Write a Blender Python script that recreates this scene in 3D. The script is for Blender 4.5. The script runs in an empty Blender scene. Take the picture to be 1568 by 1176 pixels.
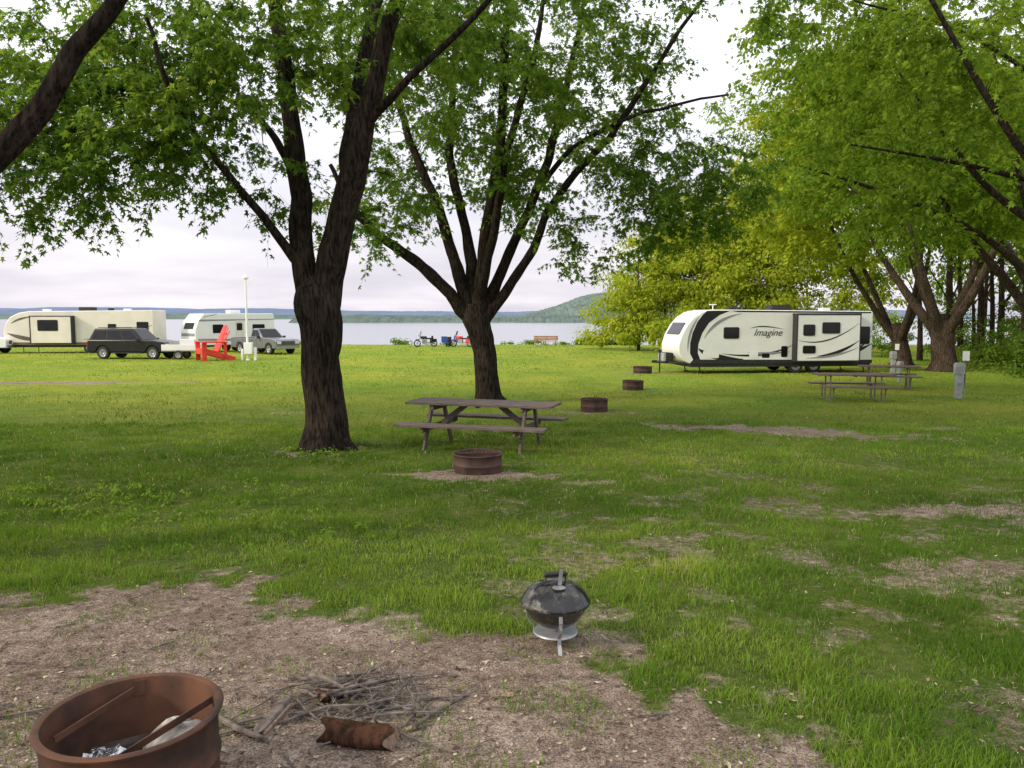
import bpy, math, random
import numpy as np
from mathutils import Vector, Matrix, Euler
random.seed(7)
rng = np.random.default_rng(7)
scene = bpy.context.scene
scene.view_settings.view_transform = 'Standard'
scene.view_settings.look = 'None'
scene.view_settings.exposure = 0
CAMZ = 1.55

# ------------------------------------------------------------------ noise
_T = np.random.default_rng(3).random((8, 256, 256))
def vn(x, y, s=0):
    x = np.asarray(x, float); y = np.asarray(y, float)
    xi = np.floor(x).astype(int); yi = np.floor(y).astype(int)
    fx = x - xi; fy = y - yi
    fx = fx*fx*(3-2*fx); fy = fy*fy*(3-2*fy)
    t = _T[s % 8]
    a = t[xi % 256, yi % 256]; b = t[(xi+1) % 256, yi % 256]
    c = t[xi % 256, (yi+1) % 256]; d = t[(xi+1) % 256, (yi+1) % 256]
    return (a*(1-fx)+b*fx)*(1-fy) + (c*(1-fx)+d*fx)*fy
def fbm(x, y, s=0, o=4):
    r = 0; a = .5; n = 0
    for i in range(o):
        r = r + a*vn(np.asarray(x)*2**i+17*i, np.asarray(y)*2**i+5*i, s+i); n += a; a *= .5
    return r/n
def sstep(a, b, x):
    t = np.clip((x-a)/(b-a), 0, 1); return t*t*(3-2*t)
def gz(x, y):
    x = np.asarray(x, float); y = np.asarray(y, float)
    Y = np.maximum(y, 0)
    z = -1.1*(1-np.exp(-Y/17))
    z = z + (fbm(x*.7, y*.7, 1, 3)-.5)*.09*np.exp(-Y/40)
    z = z - sstep(77, 88, Y+2*vn(x*.1, x*0, 2))*2.4
    return z
def gzf(x, y): return float(gz(x, y))
_EX = [-30, -6, -3.3, -1.8, -.6, .23, .67, 1.23, 1.8, 2.6]
_EY = [4.3, 4.6, 4.95, 5.35, 4.65, 3.9, 3.3, 2.7, 2.1, -2]
ELL = [(-.4, 9.9, 1.05, .42, 0, .95), (5.3, 14.7, 2.6, .7, -.35, 1.25), (8.6, 15.2, .7, .25, 0, .9), (4.7, 7.7, 1.3, .24, .1, .75),
       (3.2, 5.5, 1.0, .38, .1, .6), (.3, 4.1, .4, .22, 0, .75), (2.0, 18.5, 1.0, .5, 0, .7), (-17.5, 29, 4.5, .7, .05, 1.1),
       (-5.2, 18.5, 1.0, .35, 0, .5), (4.1, 25.8, .9, .6, 0, .6), (-3.0, 12.2, .8, .6, 0, .8), (-.6, 21, 1.0, .7, 0, .8), (6, 35, 2, .7, 0, .6), (.9, 9.3, .7, .2, .2, .5)]
def dirt(x, y):
    x = np.asarray(x, float); y = np.asarray(y, float)
    n = fbm(x*1.3, y*1.3, 0, 5)-.5
    n2 = fbm(x*6, y*6, 2, 4)-.5
    d = (np.interp(x, _EX, _EY)-y) + n*1.3 + n2*1.2
    m = sstep(-.38, .42, d)
    for cx, cy, rx, ry, a, s in ELL:
        dx = x-cx; dy = y-cy; ca, sa = math.cos(a), math.sin(a)
        r = np.sqrt(((dx*ca+dy*sa)/rx)**2+((-dx*sa+dy*ca)/ry)**2)
        m = np.maximum(m, np.clip(s*sstep(1.3, .3, r+n*1.2+n2*2.0), 0, 1))
    nn = fbm(x*2.2+40, y*2.6, 3, 5)
    reg = sstep(-2, 1, x)*sstep(16, 7, y)*.34+.12
    m = np.maximum(m, sstep(.48, .68, nn+n2*.6)*reg)
    return np.clip(m, 0, 1)

# ------------------------------------------------------------------ materials
def newmat(name):
    m = bpy.data.materials.new(name); m.use_nodes = True
    nt = m.node_tree
    for n in list(nt.nodes): nt.nodes.remove(n)
    out = nt.nodes.new('ShaderNodeOutputMaterial')
    return m, nt, out
def N(nt, t, **k):
    n = nt.nodes.new(t)
    for a, b in k.items(): setattr(n, a, b)
    return n
def ramp(nt, stops):
    r = nt.nodes.new('ShaderNodeValToRGB')
    e = r.color_ramp.elements
    while len(e) > 1: e.remove(e[-1])
    e[0].position = stops[0][0]; e[0].color = (*stops[0][1], 1)
    for p, c in stops[1:]:
        x = e.new(p); x.color = (*c, 1)
    return r
def pmat(name, c1, c2=None, scale=6, rough=.6, metal=0, bump=.1, stretch=(1, 1, 1), spec=.4, detail=5, coat=0):
    m, nt, out = newmat(name)
    b = N(nt, 'ShaderNodeBsdfPrincipled')
    b.inputs['Roughness'].default_value = rough; b.inputs['Metallic'].default_value = metal
    b.inputs['Specular IOR Level'].default_value = spec
    b.inputs['Coat Weight'].default_value = coat
    if c2 is None: c2 = tuple(v*.82 for v in c1)
    tc = N(nt, 'ShaderNodeTexCoord'); mp = N(nt, 'ShaderNodeMapping'); mp.inputs['Scale'].default_value = stretch
    nt.links.new(tc.outputs['Object'], mp.inputs[0])
    nz = N(nt, 'ShaderNodeTexNoise'); nz.inputs['Scale'].default_value = scale; nz.inputs['Detail'].default_value = detail
    nt.links.new(mp.outputs[0], nz.inputs['Vector'])
    r = ramp(nt, [(.35, c2), (.65, c1)])
    nt.links.new(nz.outputs['Fac'], r.inputs[0]); nt.links.new(r.outputs[0], b.inputs['Base Color'])
    if bump > 0:
        bp = N(nt, 'ShaderNodeBump'); bp.inputs['Strength'].default_value = bump; bp.inputs['Distance'].default_value = .01
        nt.links.new(nz.outputs['Fac'], bp.inputs['Height']); nt.links.new(bp.outputs[0], b.inputs['Normal'])
    nt.links.new(b.outputs[0], out.inputs[0])
    return m
def leafmat(name, stops, trans=.45, tmul=1.6):
    m, nt, out = newmat(name)
    at = N(nt, 'ShaderNodeAttribute', attribute_name='rnd')
    r = ramp(nt, stops); nt.links.new(at.outputs['Fac'], r.inputs[0])
    d = N(nt, 'ShaderNodeBsdfDiffuse'); t = N(nt, 'ShaderNodeBsdfTranslucent')
    nt.links.new(r.outputs[0], d.inputs[0])
    mu = N(nt, 'ShaderNodeMixRGB', blend_type='MULTIPLY'); mu.inputs[0].default_value = 1; mu.inputs[2].default_value = (tmul*1.1, tmul, tmul*.6, 1)
    nt.links.new(r.outputs[0], mu.inputs[1]); nt.links.new(mu.outputs[0], t.inputs[0])
    m1 = N(nt, 'ShaderNodeMixShader'); m1.inputs[0].default_value = trans
    nt.links.new(d.outputs[0], m1.inputs[1]); nt.links.new(t.outputs[0], m1.inputs[2])
    nt.links.new(m1.outputs[0], out.inputs[0])
    return m
def barkmat(name, c1, c2):
    m, nt, out = newmat(name)
    b = N(nt, 'ShaderNodeBsdfPrincipled'); b.inputs['Roughness'].default_value = .95; b.inputs['Specular IOR Level'].default_value = .1
    tc = N(nt, 'ShaderNodeTexCoord'); mp = N(nt, 'ShaderNodeMapping'); mp.inputs['Scale'].default_value = (1, 1, .16)
    nt.links.new(tc.outputs['Object'], mp.inputs[0])
    vo = N(nt, 'ShaderNodeTexNoise'); vo.inputs['Scale'].default_value = 26; vo.inputs['Detail'].default_value = 6; vo.inputs['Roughness'].default_value = .7
    nt.links.new(mp.outputs[0], vo.inputs['Vector'])
    n2 = N(nt, 'ShaderNodeTexNoise'); n2.inputs['Scale'].default_value = 1.6; n2.inputs['Detail'].default_value = 2
    nt.links.new(tc.outputs['Object'], n2.inputs['Vector'])
    r = ramp(nt, [(.40, c2), (.60, c1)]); nt.links.new(vo.outputs['Fac'], r.inputs[0])
    mx = N(nt, 'ShaderNodeMixRGB', blend_type='MULTIPLY'); mx.inputs[0].default_value = .7
    r2 = ramp(nt, [(.35, (.55, .6, .5)), (.65, (1.2, 1.15, 1.1))]); nt.links.new(n2.outputs['Fac'], r2.inputs[0])
    nt.links.new(r.outputs[0], mx.inputs[1]); nt.links.new(r2.outputs[0], mx.inputs[2]); nt.links.new(mx.outputs[0], b.inputs['Base Color'])
    bp = N(nt, 'ShaderNodeBump'); bp.inputs['Strength'].default_value = 1; bp.inputs['Distance'].default_value = .06
    nt.links.new(vo.outputs['Fac'], bp.inputs['Height']); nt.links.new(bp.outputs[0], b.inputs['Normal'])
    nt.links.new(b.outputs[0], out.inputs[0])
    return m

M_bark = barkmat('bark_dark', (.060, .046, .037), (.011, .008, .0065))
M_bark2 = barkmat('bark_brown', (.12, .088, .066), (.028, .020, .016))
LS1 = [(0, (.042, .088, .016)), (.5, (.080, .155, .024)), (.85, (.13, .215, .032)), (1, (.21, .27, .045))]
M_leaf1 = leafmat('maple_leaves', LS1, .5, 1.9)
M_leaf2 = leafmat('right_leaves', [(0, (.07, .13, .018)), (.5, (.14, .235, .028)), (.85, (.23, .33, .04)), (1, (.32, .39, .06))], .5, 1.7)
M_leafY = leafmat('sunlit_leaves', [(0, (.16, .22, .02)), (.5, (.31, .39, .035)), (.85, (.45, .49, .06)), (1, (.56, .50, .08))], .45, 1.35)  # sunlight brightness is put into these yellow-green leaf colours
M_under = leafmat('undergrowth_leaves', [(0, (.05, .10, .016)), (.5, (.11, .20, .028)), (1, (.19, .29, .045))], .4, 1.6)
M_grass = leafmat('grass_blades', [(0, (.062, .125, .016)), (.35, (.115, .21, .026)), (.7, (.22, .315, .045)), (.93, (.34, .39, .075)), (1, (.38, .32, .19))], .3, 1.5)
M_rust = pmat('rusty_steel', (.15, .065, .035), (.04, .024, .019), 5, .85, .1, .4, detail=10)
M_rust2 = pmat('dark_rust', (.10, .058, .046), (.045, .028, .025), 6, .8, .2, .2)
M_ash = pmat('ash', (.50, .47, .45), (.12, .11, .10), 12, 1, 0, .8)
M_wood = pmat('weathered_wood', (.18, .14, .125), (.075, .056, .05), 9, .85, 0, .3, (.6, 8, 8))
M_wood_o = pmat('bench_wood', (.55, .27, .13), (.4, .19, .09), 6, .8)
M_log = barkmat('log_bark', (.15, .07, .045), (.045, .025, .018))
M_logend = pmat('cut_wood', (.33, .23, .16), (.16, .11, .08), 20, .9, stretch=(4, 4, 1))
M_stick = pmat('dead_sticks', (.21, .175, .155), (.06, .047, .04), 20, .9)
M_enamel = pmat('black_enamel', (.012, .012, .013), (.02, .02, .02), 30, .16, 0, .05, spec=.6, coat=.5)
M_alu = pmat('aluminium', (.45, .45, .46), (.3, .3, .31), 20, .45, .7, .05)
M_galv = pmat('galvanised', (.42, .43, .44), (.3, .31, .32), 9, .5, .4, .05)
M_white = pmat('white_gelcoat', (.86, .86, .85), (.80, .80, .79), 1.2, .3, 0, 0, spec=.5, stretch=(1, 1, 2))
M_cream = pmat('cream_gelcoat', (.78, .73, .64), (.70, .65, .57), 1.2, .35, 0, 0)
M_black = pmat('black_paint', (.010, .010, .011), (.016, .016, .017), 3, .3, 0, 0, spec=.35)
M_mblack = pmat('matte_black', (.02, .02, .02), (.035, .035, .033), 8, .7)
M_grey = pmat('grey_vinyl', (.3, .3, .32), (.25, .25, .27), 3, .4, 0, 0)
M_silver = pmat('silver_paint', (.22, .23, .25), (.18, .19, .21), 2, .3, .4, 0, coat=.4)
M_glass = pmat('tinted_glass', (.008, .009, .011), (.015, .016, .018), 2, .1, 0, 0, spec=.3)
M_rubber = pmat('tyre_rubber', (.022, .022, .022), (.03, .03, .03), 12, .85)
M_red = pmat('red_paint', (.8, .06, .04), (.68, .045, .03), 5, .5)
M_blue = pmat('blue_canvas', (.03, .1, .35), (.02, .07, .25), 5, .7)
M_brown = pmat('brown_stripe', (.16, .12, .09), (.12, .09, .07), 3, .4, 0, 0)
M_foil = pmat('foil', (.7, .7, .72), (.3, .3, .32), 60, .25, .9, .9)
M_lamp_r = pmat('tail_lamp', (.5, .02, .02), (.4, .015, .015), 5, .2)
M_lamp_w = pmat('head_lamp', (.75, .75, .72), (.6, .6, .6), 5, .1)

# ------------------------------------------------------------------ mesh helpers
def link(o, parent=None):
    scene.collection.objects.link(o)
    if parent is not None: o.parent = parent
    return o
def root(name, x=0, y=0, rz=0, z=None, s=1):
    e = bpy.data.objects.new(name, None); e.empty_display_size = .2
    e.location = (x, y, gzf(x, y) if z is None else z); e.rotation_euler = (0, 0, math.radians(rz)); e.scale = (s, s, s)
    return link(e)
def np_mesh(name, V, F, mat, parent=None, rnd=None, smooth=False):
    V = np.ascontiguousarray(V, dtype=np.float32); F = np.ascontiguousarray(F, dtype=np.int32)
    k = F.shape[1]; me = bpy.data.meshes.new(name)
    me.vertices.add(len(V)); me.vertices.foreach_set('co', V.ravel())
    me.loops.add(F.size); me.loops.foreach_set('vertex_index', F.ravel())
    me.polygons.add(len(F)); me.polygons.foreach_set('loop_start', np.arange(0, F.size, k, dtype=np.int32))
    try: me.polygons.foreach_set('loop_total', np.full(len(F), k, dtype=np.int32))
    except Exception: pass
    if smooth: me.polygons.foreach_set('use_smooth', np.ones(len(F), dtype=bool))
    me.update(calc_edges=True)
    if rnd is not None:
        a = me.attributes.new('rnd', 'FLOAT', 'POINT'); a.data.foreach_set('value', np.asarray(rnd, dtype=np.float32))
    me.materials.append(mat)
    return link(bpy.data.objects.new(name, me), parent)

class MB:
    def __init__(s): s.V = []; s.F = []; s.M = []
    def add(s, V, F, m=0):
        o = len(s.V); s.V += [tuple(v) for v in V]; s.F += [tuple(i+o for i in f) for f in F]; s.M += [m]*len(F)
    def box(s, c, d, m=0, rot=(0, 0, 0)):
        R = Euler([math.radians(a) for a in rot]).to_matrix(); c = Vector(c)
        vs = [c+R@Vector((x*d[0]/2, y*d[1]/2, z*d[2]/2)) for x in (-1, 1) for y in (-1, 1) for z in (-1, 1)]
        s.add(vs, [(0, 1, 3, 2), (4, 6, 7, 5), (0, 4, 5, 1), (2, 3, 7, 6), (0, 2, 6, 4), (1, 5, 7, 3)], m)
    def beam(s, p0, p1, w, t, m=0, side=(0, 1, 0)):
        p0 = Vector(p0); p1 = Vector(p1); d = (p1-p0).normalized(); a = Vector(side); a = (a-d*a.dot(d)).normalized(); b = d.cross(a)
        vs = [p+a*x*w/2+b*y*t/2 for p in (p0, p1) for x in (-1, 1) for y in (-1, 1)]
        s.add(vs, [(0, 1, 3, 2), (4, 6, 7, 5), (0, 4, 5, 1), (2, 3, 7, 6), (0, 2, 6, 4), (1, 5, 7, 3)], m)
    def prism(s, P, y0, y1, m=0):
        n = len(P); vs = [(x, y0, z) for x, z in P]+[(x, y1, z) for x, z in P]
        s.add(vs, [tuple(range(n)), tuple(range(2*n-1, n-1, -1))]+[(i, i+n, (i+1) % n+n, (i+1) % n) for i in range(n)], m)
    def tube(s, P, R, n=8, m=0, cap=True):
        P = [Vector(p) for p in P]
        if not hasattr(R, '__len__'): R = [R]*len(P)
        vs = []; a = None
        for i, p in enumerate(P):
            t = (P[min(i+1, len(P)-1)]-P[max(i-1, 0)]).normalized()
            if a is None:
                a = Vector((0, 0, 1)) if abs(t.z) < .9 else Vector((1, 0, 0))
            a = (a-t*a.dot(t)).normalized(); b = t.cross(a)
            vs += [p+(a*math.cos(2*math.pi*k/n)+b*math.sin(2*math.pi*k/n))*R[i] for k in range(n)]
        fs = [(i*n+k, i*n+(k+1) % n, (i+1)*n+(k+1) % n, (i+1)*n+k) for i in range(len(P)-1) for k in range(n)]
        if cap: fs += [tuple(range(n-1, -1, -1)), tuple((len(P)-1)*n+k for k in range(n))]
        s.add(vs, fs, m)
    def lathe(s, P, n=32, m=0, c=(0, 0, 0), axis='z'):
        vs = []
        for r, z in P:
            for k in range(n):
                a = 2*math.pi*k/n; x, y = r*math.cos(a), r*math.sin(a)
                vs.append((c[0]+x, c[1]+y, c[2]+z) if axis == 'z' else (c[0]+x, c[1]+z, c[2]+y))
        s.add(vs, [(i*n+k, i*n+(k+1) % n, (i+1)*n+(k+1) % n, (i+1)*n+k) for i in range(len(P)-1) for k in range(n)], m)
    def obj(s, name, mats, parent=None, bevel=0, seg=2, ang=35, smooth=True):
        me = bpy.data.meshes.new(name); me.from_pydata(s.V, [], s.F)
        if not isinstance(mats, (list, tuple)): mats = [mats]
        for m in mats: me.materials.append(m)
        me.polygons.foreach_set('material_index', s.M)
        import bmesh
        bm = bmesh.new(); bm.from_mesh(me); bmesh.ops.recalc_face_normals(bm, faces=bm.faces); bm.to_mesh(me); bm.free()
        if smooth:
            me.polygons.foreach_set('use_smooth', [True]*len(me.polygons)); me.set_sharp_from_angle(angle=math.radians(ang))
        o = link(bpy.data.objects.new(name, me), parent)
        if bevel:
            b = o.modifiers.new('bevel', 'BEVEL'); b.width = bevel; b.segments = seg; b.limit_method = 'ANGLE'; b.angle_limit = math.radians(40)
            b.harden_normals = False
        return o

# ------------------------------------------------------------------ ground
def build_ground():
    rows = list(np.arange(-25, 2, .9))+list(np.arange(2, 12, .05))
    y = 12.
    while y < 92: rows.append(y); y *= 1.013
    rows += [100, 130, 200, 500, 1500, 4000, 9000]
    rows = np.array(rows); t = np.linspace(-1, 1, 341)
    W = 40+1.5*np.maximum(rows, 0)
    X = W[:, None]*(.12*t+.88*t**5)[None, :]; Yg = np.repeat(rows[:, None], len(t), 1)
    Z = gz(X, Yg); D = dirt(X, Yg)
    V = np.stack([X, Yg, Z], -1).reshape(-1, 3)
    nr, nc = X.shape; i = np.arange(nr-1)[:, None]*nc+np.arange(nc-1)[None, :]
    F = np.stack([i, i+1, i+nc+1, i+nc], -1).reshape(-1, 4)
    m, nt, out = newmat('ground_soil_grass')
    b = N(nt, 'ShaderNodeBsdfPrincipled'); b.inputs['Roughness'].default_value = 1; b.inputs['Specular IOR Level'].default_value = .05
    tc = N(nt, 'ShaderNodeTexCoord')
    def noise(sc, de=6, ro=.6):
        n = N(nt, 'ShaderNodeTexNoise'); n.inputs['Scale'].default_value = sc; n.inputs['Detail'].default_value = de; n.inputs['Roughness'].default_value = ro
        nt.links.new(tc.outputs['Object'], n.inputs['Vector']); return n
    def mix(a, b_, f, bt='MIX'):
        x = N(nt, 'ShaderNodeMixRGB', blend_type=bt)
        for k, v in ((0, f), (1, a), (2, b_)):
            if hasattr(v, 'links'): nt.links.new(v, x.inputs[k])
            else: x.inputs[k].default_value = v if k == 0 else (*v, 1)
        return x.outputs[0]
    n1 = noise(1.2, 4); n2 = noise(14, 5, .75); n3 = noise(90, 2, .7); n4 = noise(.12, 2); n5 = noise(.5, 4, .7)
    rd = ramp(nt, [(.3, (.17, .125, .10)), (.5, (.33, .255, .205)), (.7, (.50, .41, .34))]); nt.links.new(n2.outputs['Fac'], rd.inputs[0])
    rd2 = ramp(nt, [(.35, (.62, .59, .55)), (.6, (1.12, 1.12, 1.12))]); nt.links.new(n1.outputs['Fac'], rd2.inputs[0])
    dcol = mix(rd.outputs[0], rd2.outputs[0], .8, 'MULTIPLY')
    rs = ramp(nt, [(.42, (.5, .47, .45)), (.5, (1, 1, 1)), (.66, (1.4, 1.4, 1.38))]); nt.links.new(n3.outputs['Fac'], rs.inputs[0])
    dcol = mix(dcol, rs.outputs[0], .85, 'MULTIPLY')
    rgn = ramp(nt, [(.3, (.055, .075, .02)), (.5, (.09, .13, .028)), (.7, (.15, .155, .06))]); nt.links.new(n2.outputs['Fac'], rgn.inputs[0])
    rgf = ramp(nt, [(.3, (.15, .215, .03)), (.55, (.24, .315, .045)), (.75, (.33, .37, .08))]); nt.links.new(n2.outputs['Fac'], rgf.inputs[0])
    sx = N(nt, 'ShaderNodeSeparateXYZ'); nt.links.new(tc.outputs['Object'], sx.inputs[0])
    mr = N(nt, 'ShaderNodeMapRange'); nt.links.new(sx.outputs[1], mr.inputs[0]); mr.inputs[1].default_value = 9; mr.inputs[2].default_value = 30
    gcol = mix(rgn.outputs[0], rgf.outputs[0], mr.outputs[0])  # turf brightens with distance, sunlit field tone painted into the colour
    rg2 = ramp(nt, [(.35, (.78, .84, .8)), (.6, (1.2, 1.12, 1.0))]); nt.links.new(n5.outputs['Fac'], rg2.inputs[0])
    gcol = mix(gcol, rg2.outputs[0], .9, 'MULTIPLY')
    rg3 = ramp(nt, [(.4, (.88, .98, .9)), (.6, (1.25, 1.08, 1.1))]); nt.links.new(n4.outputs['Fac'], rg3.inputs[0])
    gcol = mix(gcol, rg3.outputs[0], .9, 'MULTIPLY')
    at = N(nt, 'ShaderNodeAttribute', attribute_name='rnd')
    ma = N(nt, 'ShaderNodeMath', operation='ADD'); nt.links.new(at.outputs['Fac'], ma.inputs[0])
    ms = N(nt, 'ShaderNodeMath', operation='MULTIPLY_ADD'); nt.links.new(n2.outputs['Fac'], ms.inputs[0]); ms.inputs[1].default_value = 1.0; ms.inputs[2].default_value = -.5
    nt.links.new(ms.outputs[0], ma.inputs[1])
    rm = ramp(nt, [(.25, (0, 0, 0)), (.65, (1, 1, 1))]); nt.links.new(ma.outputs[0], rm.inputs[0])
    col = mix(gcol, dcol, rm.outputs[0])
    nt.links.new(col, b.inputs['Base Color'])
    ad = N(nt, 'ShaderNodeMath', operation='ADD'); nt.links.new(n2.outputs['Fac'], ad.inputs[0]); nt.links.new(n3.outputs['Fac'], ad.inputs[1])
    bp = N(nt, 'ShaderNodeBump'); bp.inputs['Strength'].default_value = .9; bp.inputs['Distance'].default_value = .03
    nt.links.new(ad.outputs[0], bp.inputs['Height']); nt.links.new(bp.outputs[0], b.inputs['Normal'])
    nt.links.new(b.outputs[0], out.inputs[0])
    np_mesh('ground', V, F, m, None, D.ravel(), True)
build_ground()

# lake
def build_lake():
    m, nt, out = newmat('lake_water')
    b = N(nt, 'ShaderNodeBsdfPrincipled'); b.inputs['Base Color'].default_value = (.22, .25, .30, 1); b.inputs['Roughness'].default_value = .14
    tc = N(nt, 'ShaderNodeTexCoord'); mp = N(nt, 'ShaderNodeMapping'); mp.inputs['Scale'].default_value = (.25, .8, 1)
    nt.links.new(tc.outputs['Object'], mp.inputs[0])
    n = N(nt, 'ShaderNodeTexNoise'); n.inputs['Scale'].default_value = 1; n.inputs['Detail'].default_value = 5; nt.links.new(mp.outputs[0], n.inputs['Vector'])
    bp = N(nt, 'ShaderNodeBump'); bp.inputs['Strength'].default_value = .25; bp.inputs['Distance'].default_value = .1
    nt.links.new(n.outputs['Fac'], bp.inputs['Height']); nt.links.new(bp.outputs[0], b.inputs['Normal']); nt.links.new(b.outputs[0], out.inputs[0])
    np_mesh('lake', [(-7000, 70, -2.2), (7000, 70, -2.2), (7000, 8500, -2.2), (-7000, 8500, -2.2)], [(0, 1, 2, 3)], m)
build_lake()

def ridge(name, x0, x1, y0, depth, hfun, mat, nx=400, ny=14, rough=3):
    xs = np.linspace(x0, x1, nx); ts = np.linspace(0, 1, ny)
    X = np.repeat(xs[None], ny, 0); T = np.repeat(ts[:, None], nx, 1)
    Hh = hfun(xs)[None]*np.sin(np.pi*np.clip(T*.62, 0, 1))**.7
    Z = -2.5+Hh+(rng.random(X.shape)-.3)*rough*np.minimum(1, T*4)
    Y = y0+depth*T+(rng.random(X.shape)-.5)*depth/ny*.6
    i = np.arange(ny-1)[:, None]*nx+np.arange(nx-1)[None]
    F = np.stack([i, i+1, i+nx+1, i+nx], -1).reshape(-1, 4)
    np_mesh(name, np.stack([X, Y, Z], -1).reshape(-1, 3), F, mat)
M_hfar = pmat('far_hill_haze', (.17, .22, .315), (.145, .19, .28), .004, 1, 0, 0, spec=0)  # bluish distance haze is put into the hill base colours
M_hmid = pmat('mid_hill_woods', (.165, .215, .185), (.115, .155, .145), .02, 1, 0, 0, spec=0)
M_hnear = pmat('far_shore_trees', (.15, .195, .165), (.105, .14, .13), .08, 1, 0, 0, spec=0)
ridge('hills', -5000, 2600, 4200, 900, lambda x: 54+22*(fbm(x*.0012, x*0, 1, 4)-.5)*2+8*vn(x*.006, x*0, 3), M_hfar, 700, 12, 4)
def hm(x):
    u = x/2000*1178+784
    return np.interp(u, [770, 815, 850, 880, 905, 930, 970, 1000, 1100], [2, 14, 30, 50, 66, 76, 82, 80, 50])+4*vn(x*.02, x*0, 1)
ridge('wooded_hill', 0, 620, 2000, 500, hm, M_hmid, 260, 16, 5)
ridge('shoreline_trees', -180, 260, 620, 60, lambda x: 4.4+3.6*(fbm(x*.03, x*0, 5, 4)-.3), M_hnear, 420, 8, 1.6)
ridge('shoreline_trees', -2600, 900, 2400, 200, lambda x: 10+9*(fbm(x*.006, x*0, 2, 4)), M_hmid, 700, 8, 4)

# ------------------------------------------------------------------ grass
def build_grass(n, name, ymin, ymax, hscale, kfac):
    ly = rng.random(n); Y = ymin*(ymax/ymin)**ly
    u = (rng.random(n)*2-1)*.78; X = u*(Y+1.0)
    D = dirt(X, Y)
    cl = fbm(X*3.5, Y*3.5, 4, 3); c2 = fbm(X*9, Y*9, 6, 2)
    keep = rng.random(n) < np.clip((1-D*1.15)+(cl+.3*(c2-.5) > .6)*.3*(D > .3), .012, 1)*np.clip(.6+(cl-.38)*2.4+(c2-.5)*1.2, .18, 1)
    X, Y, D, cl, c2 = X[keep], Y[keep], D[keep], cl[keep], c2[keep]; n = len(X)
    Z = gz(X, Y)
    w = (.0030+.0018*rng.random(n))*np.maximum(1, Y/4.)**.95*kfac
    h = hscale*(.028+.05*rng.random(n)**1.5)*(.4+1.9*np.clip(cl-.28, 0, 1)+.5*(c2-.4))*(1-.4*D)*(1+np.minimum(Y, 60)/70)
    h = np.maximum(h, .012); tall = rng.random(n) < .02; h[tall] *= 1.7
    a = rng.random(n)*2*np.pi; lean = .2+.75*rng.random(n); la = rng.random(n)*2*np.pi
    P = np.stack([X, Y, Z-.004], -1); S = np.stack([np.cos(a), np.sin(a), 0*a], -1)*w[:, None]/2
    L = np.stack([np.cos(la), np.sin(la), 0*a], -1)*(h*lean)[:, None]; U = np.stack([0*a, 0*a, h], -1)
    V = np.stack([P-S, P+S, P+S*.75+L*.35+U*.6, P-S*.75+L*.35+U*.6, P+L+U*(1-.25*lean[:, None])], 1)
    b = np.arange(n)[:, None]*5
    F = np.concatenate([b+np.array([[0, 1, 2]]), b+np.array([[0, 2, 3]]), b+np.array([[3, 2, 4]])], 0)
    pn = fbm(X*.35+9, Y*.35, 5, 4); pn2 = fbm(X*1.6, Y*1.6, 1, 3)
    r = np.clip(.34+.3*(rng.random(n)-.5)+1.0*(pn-.5)+.6*(pn2-.5)+.34*sstep(9, 30, Y), 0, .92)  # far blades shifted brighter, sunlit field painted into blade colour
    dead = rng.random(n) < .035+.10*D; r[dead] = 1; V[dead, 4, 2] -= h[dead]*.4
    np_mesh(name, V.reshape(-1, 3), F, M_grass, gparent, np.repeat(r, 5))
gparent = root('grass', 0, 0, 0, 0)
build_grass(400000, 'near_blades', 2.2, 16, 1.0, 1.0)
build_grass(100000, 'field_blades', 14, 76, .85, 1.05)

def template(kind):
    if kind == 'maple':
        V = np.array([(0, 0), (.12, .30), (.30, .13), (.62, .46), (.56, .13), (1, 0), (.56, -.13), (.62, -.46), (.30, -.13), (.12, -.30)], float)
        F = np.array([(0, 1, 2), (2, 3, 4), (4, 5, 6), (6, 7, 8), (8, 9, 0), (0, 2, 8), (2, 4, 8), (4, 6, 8)])
    else:
        V = np.array([(0, 0), (.45, .30), (1, 0), (.45, -.30)], float); F = np.array([(0, 1, 2), (0, 2, 3)])
    return V, F
def leaves_mesh(name, pos, dr, nm, size, kind, mat, parent, rnd):
    T, F0 = template(kind); n = len(pos); K = len(T)
    dr = dr/np.linalg.norm(dr, axis=1, keepdims=True)
    sd = np.cross(nm, dr); sd /= np.linalg.norm(sd, axis=1, keepdims=True)+1e-9
    nn = np.cross(dr, sd)
    a = T[:, 0][None, :, None]; b = T[:, 1][None, :, None]
    V = pos[:, None]+size[:, None, None]*(a*dr[:, None]+b*sd[:, None]+(-np.abs(b)*.35-.25*a*a)*nn[:, None])
    F = (np.arange(n)*K)[:, None, None]+F0[None]
    return np_mesh(name, V.reshape(-1, 3), F.reshape(-1, 3), mat, parent, np.repeat(rnd, K))
def rand_dir(n):
    v = rng.normal(size=(n, 3)); return v/np.linalg.norm(v, axis=1, keepdims=True)

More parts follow.
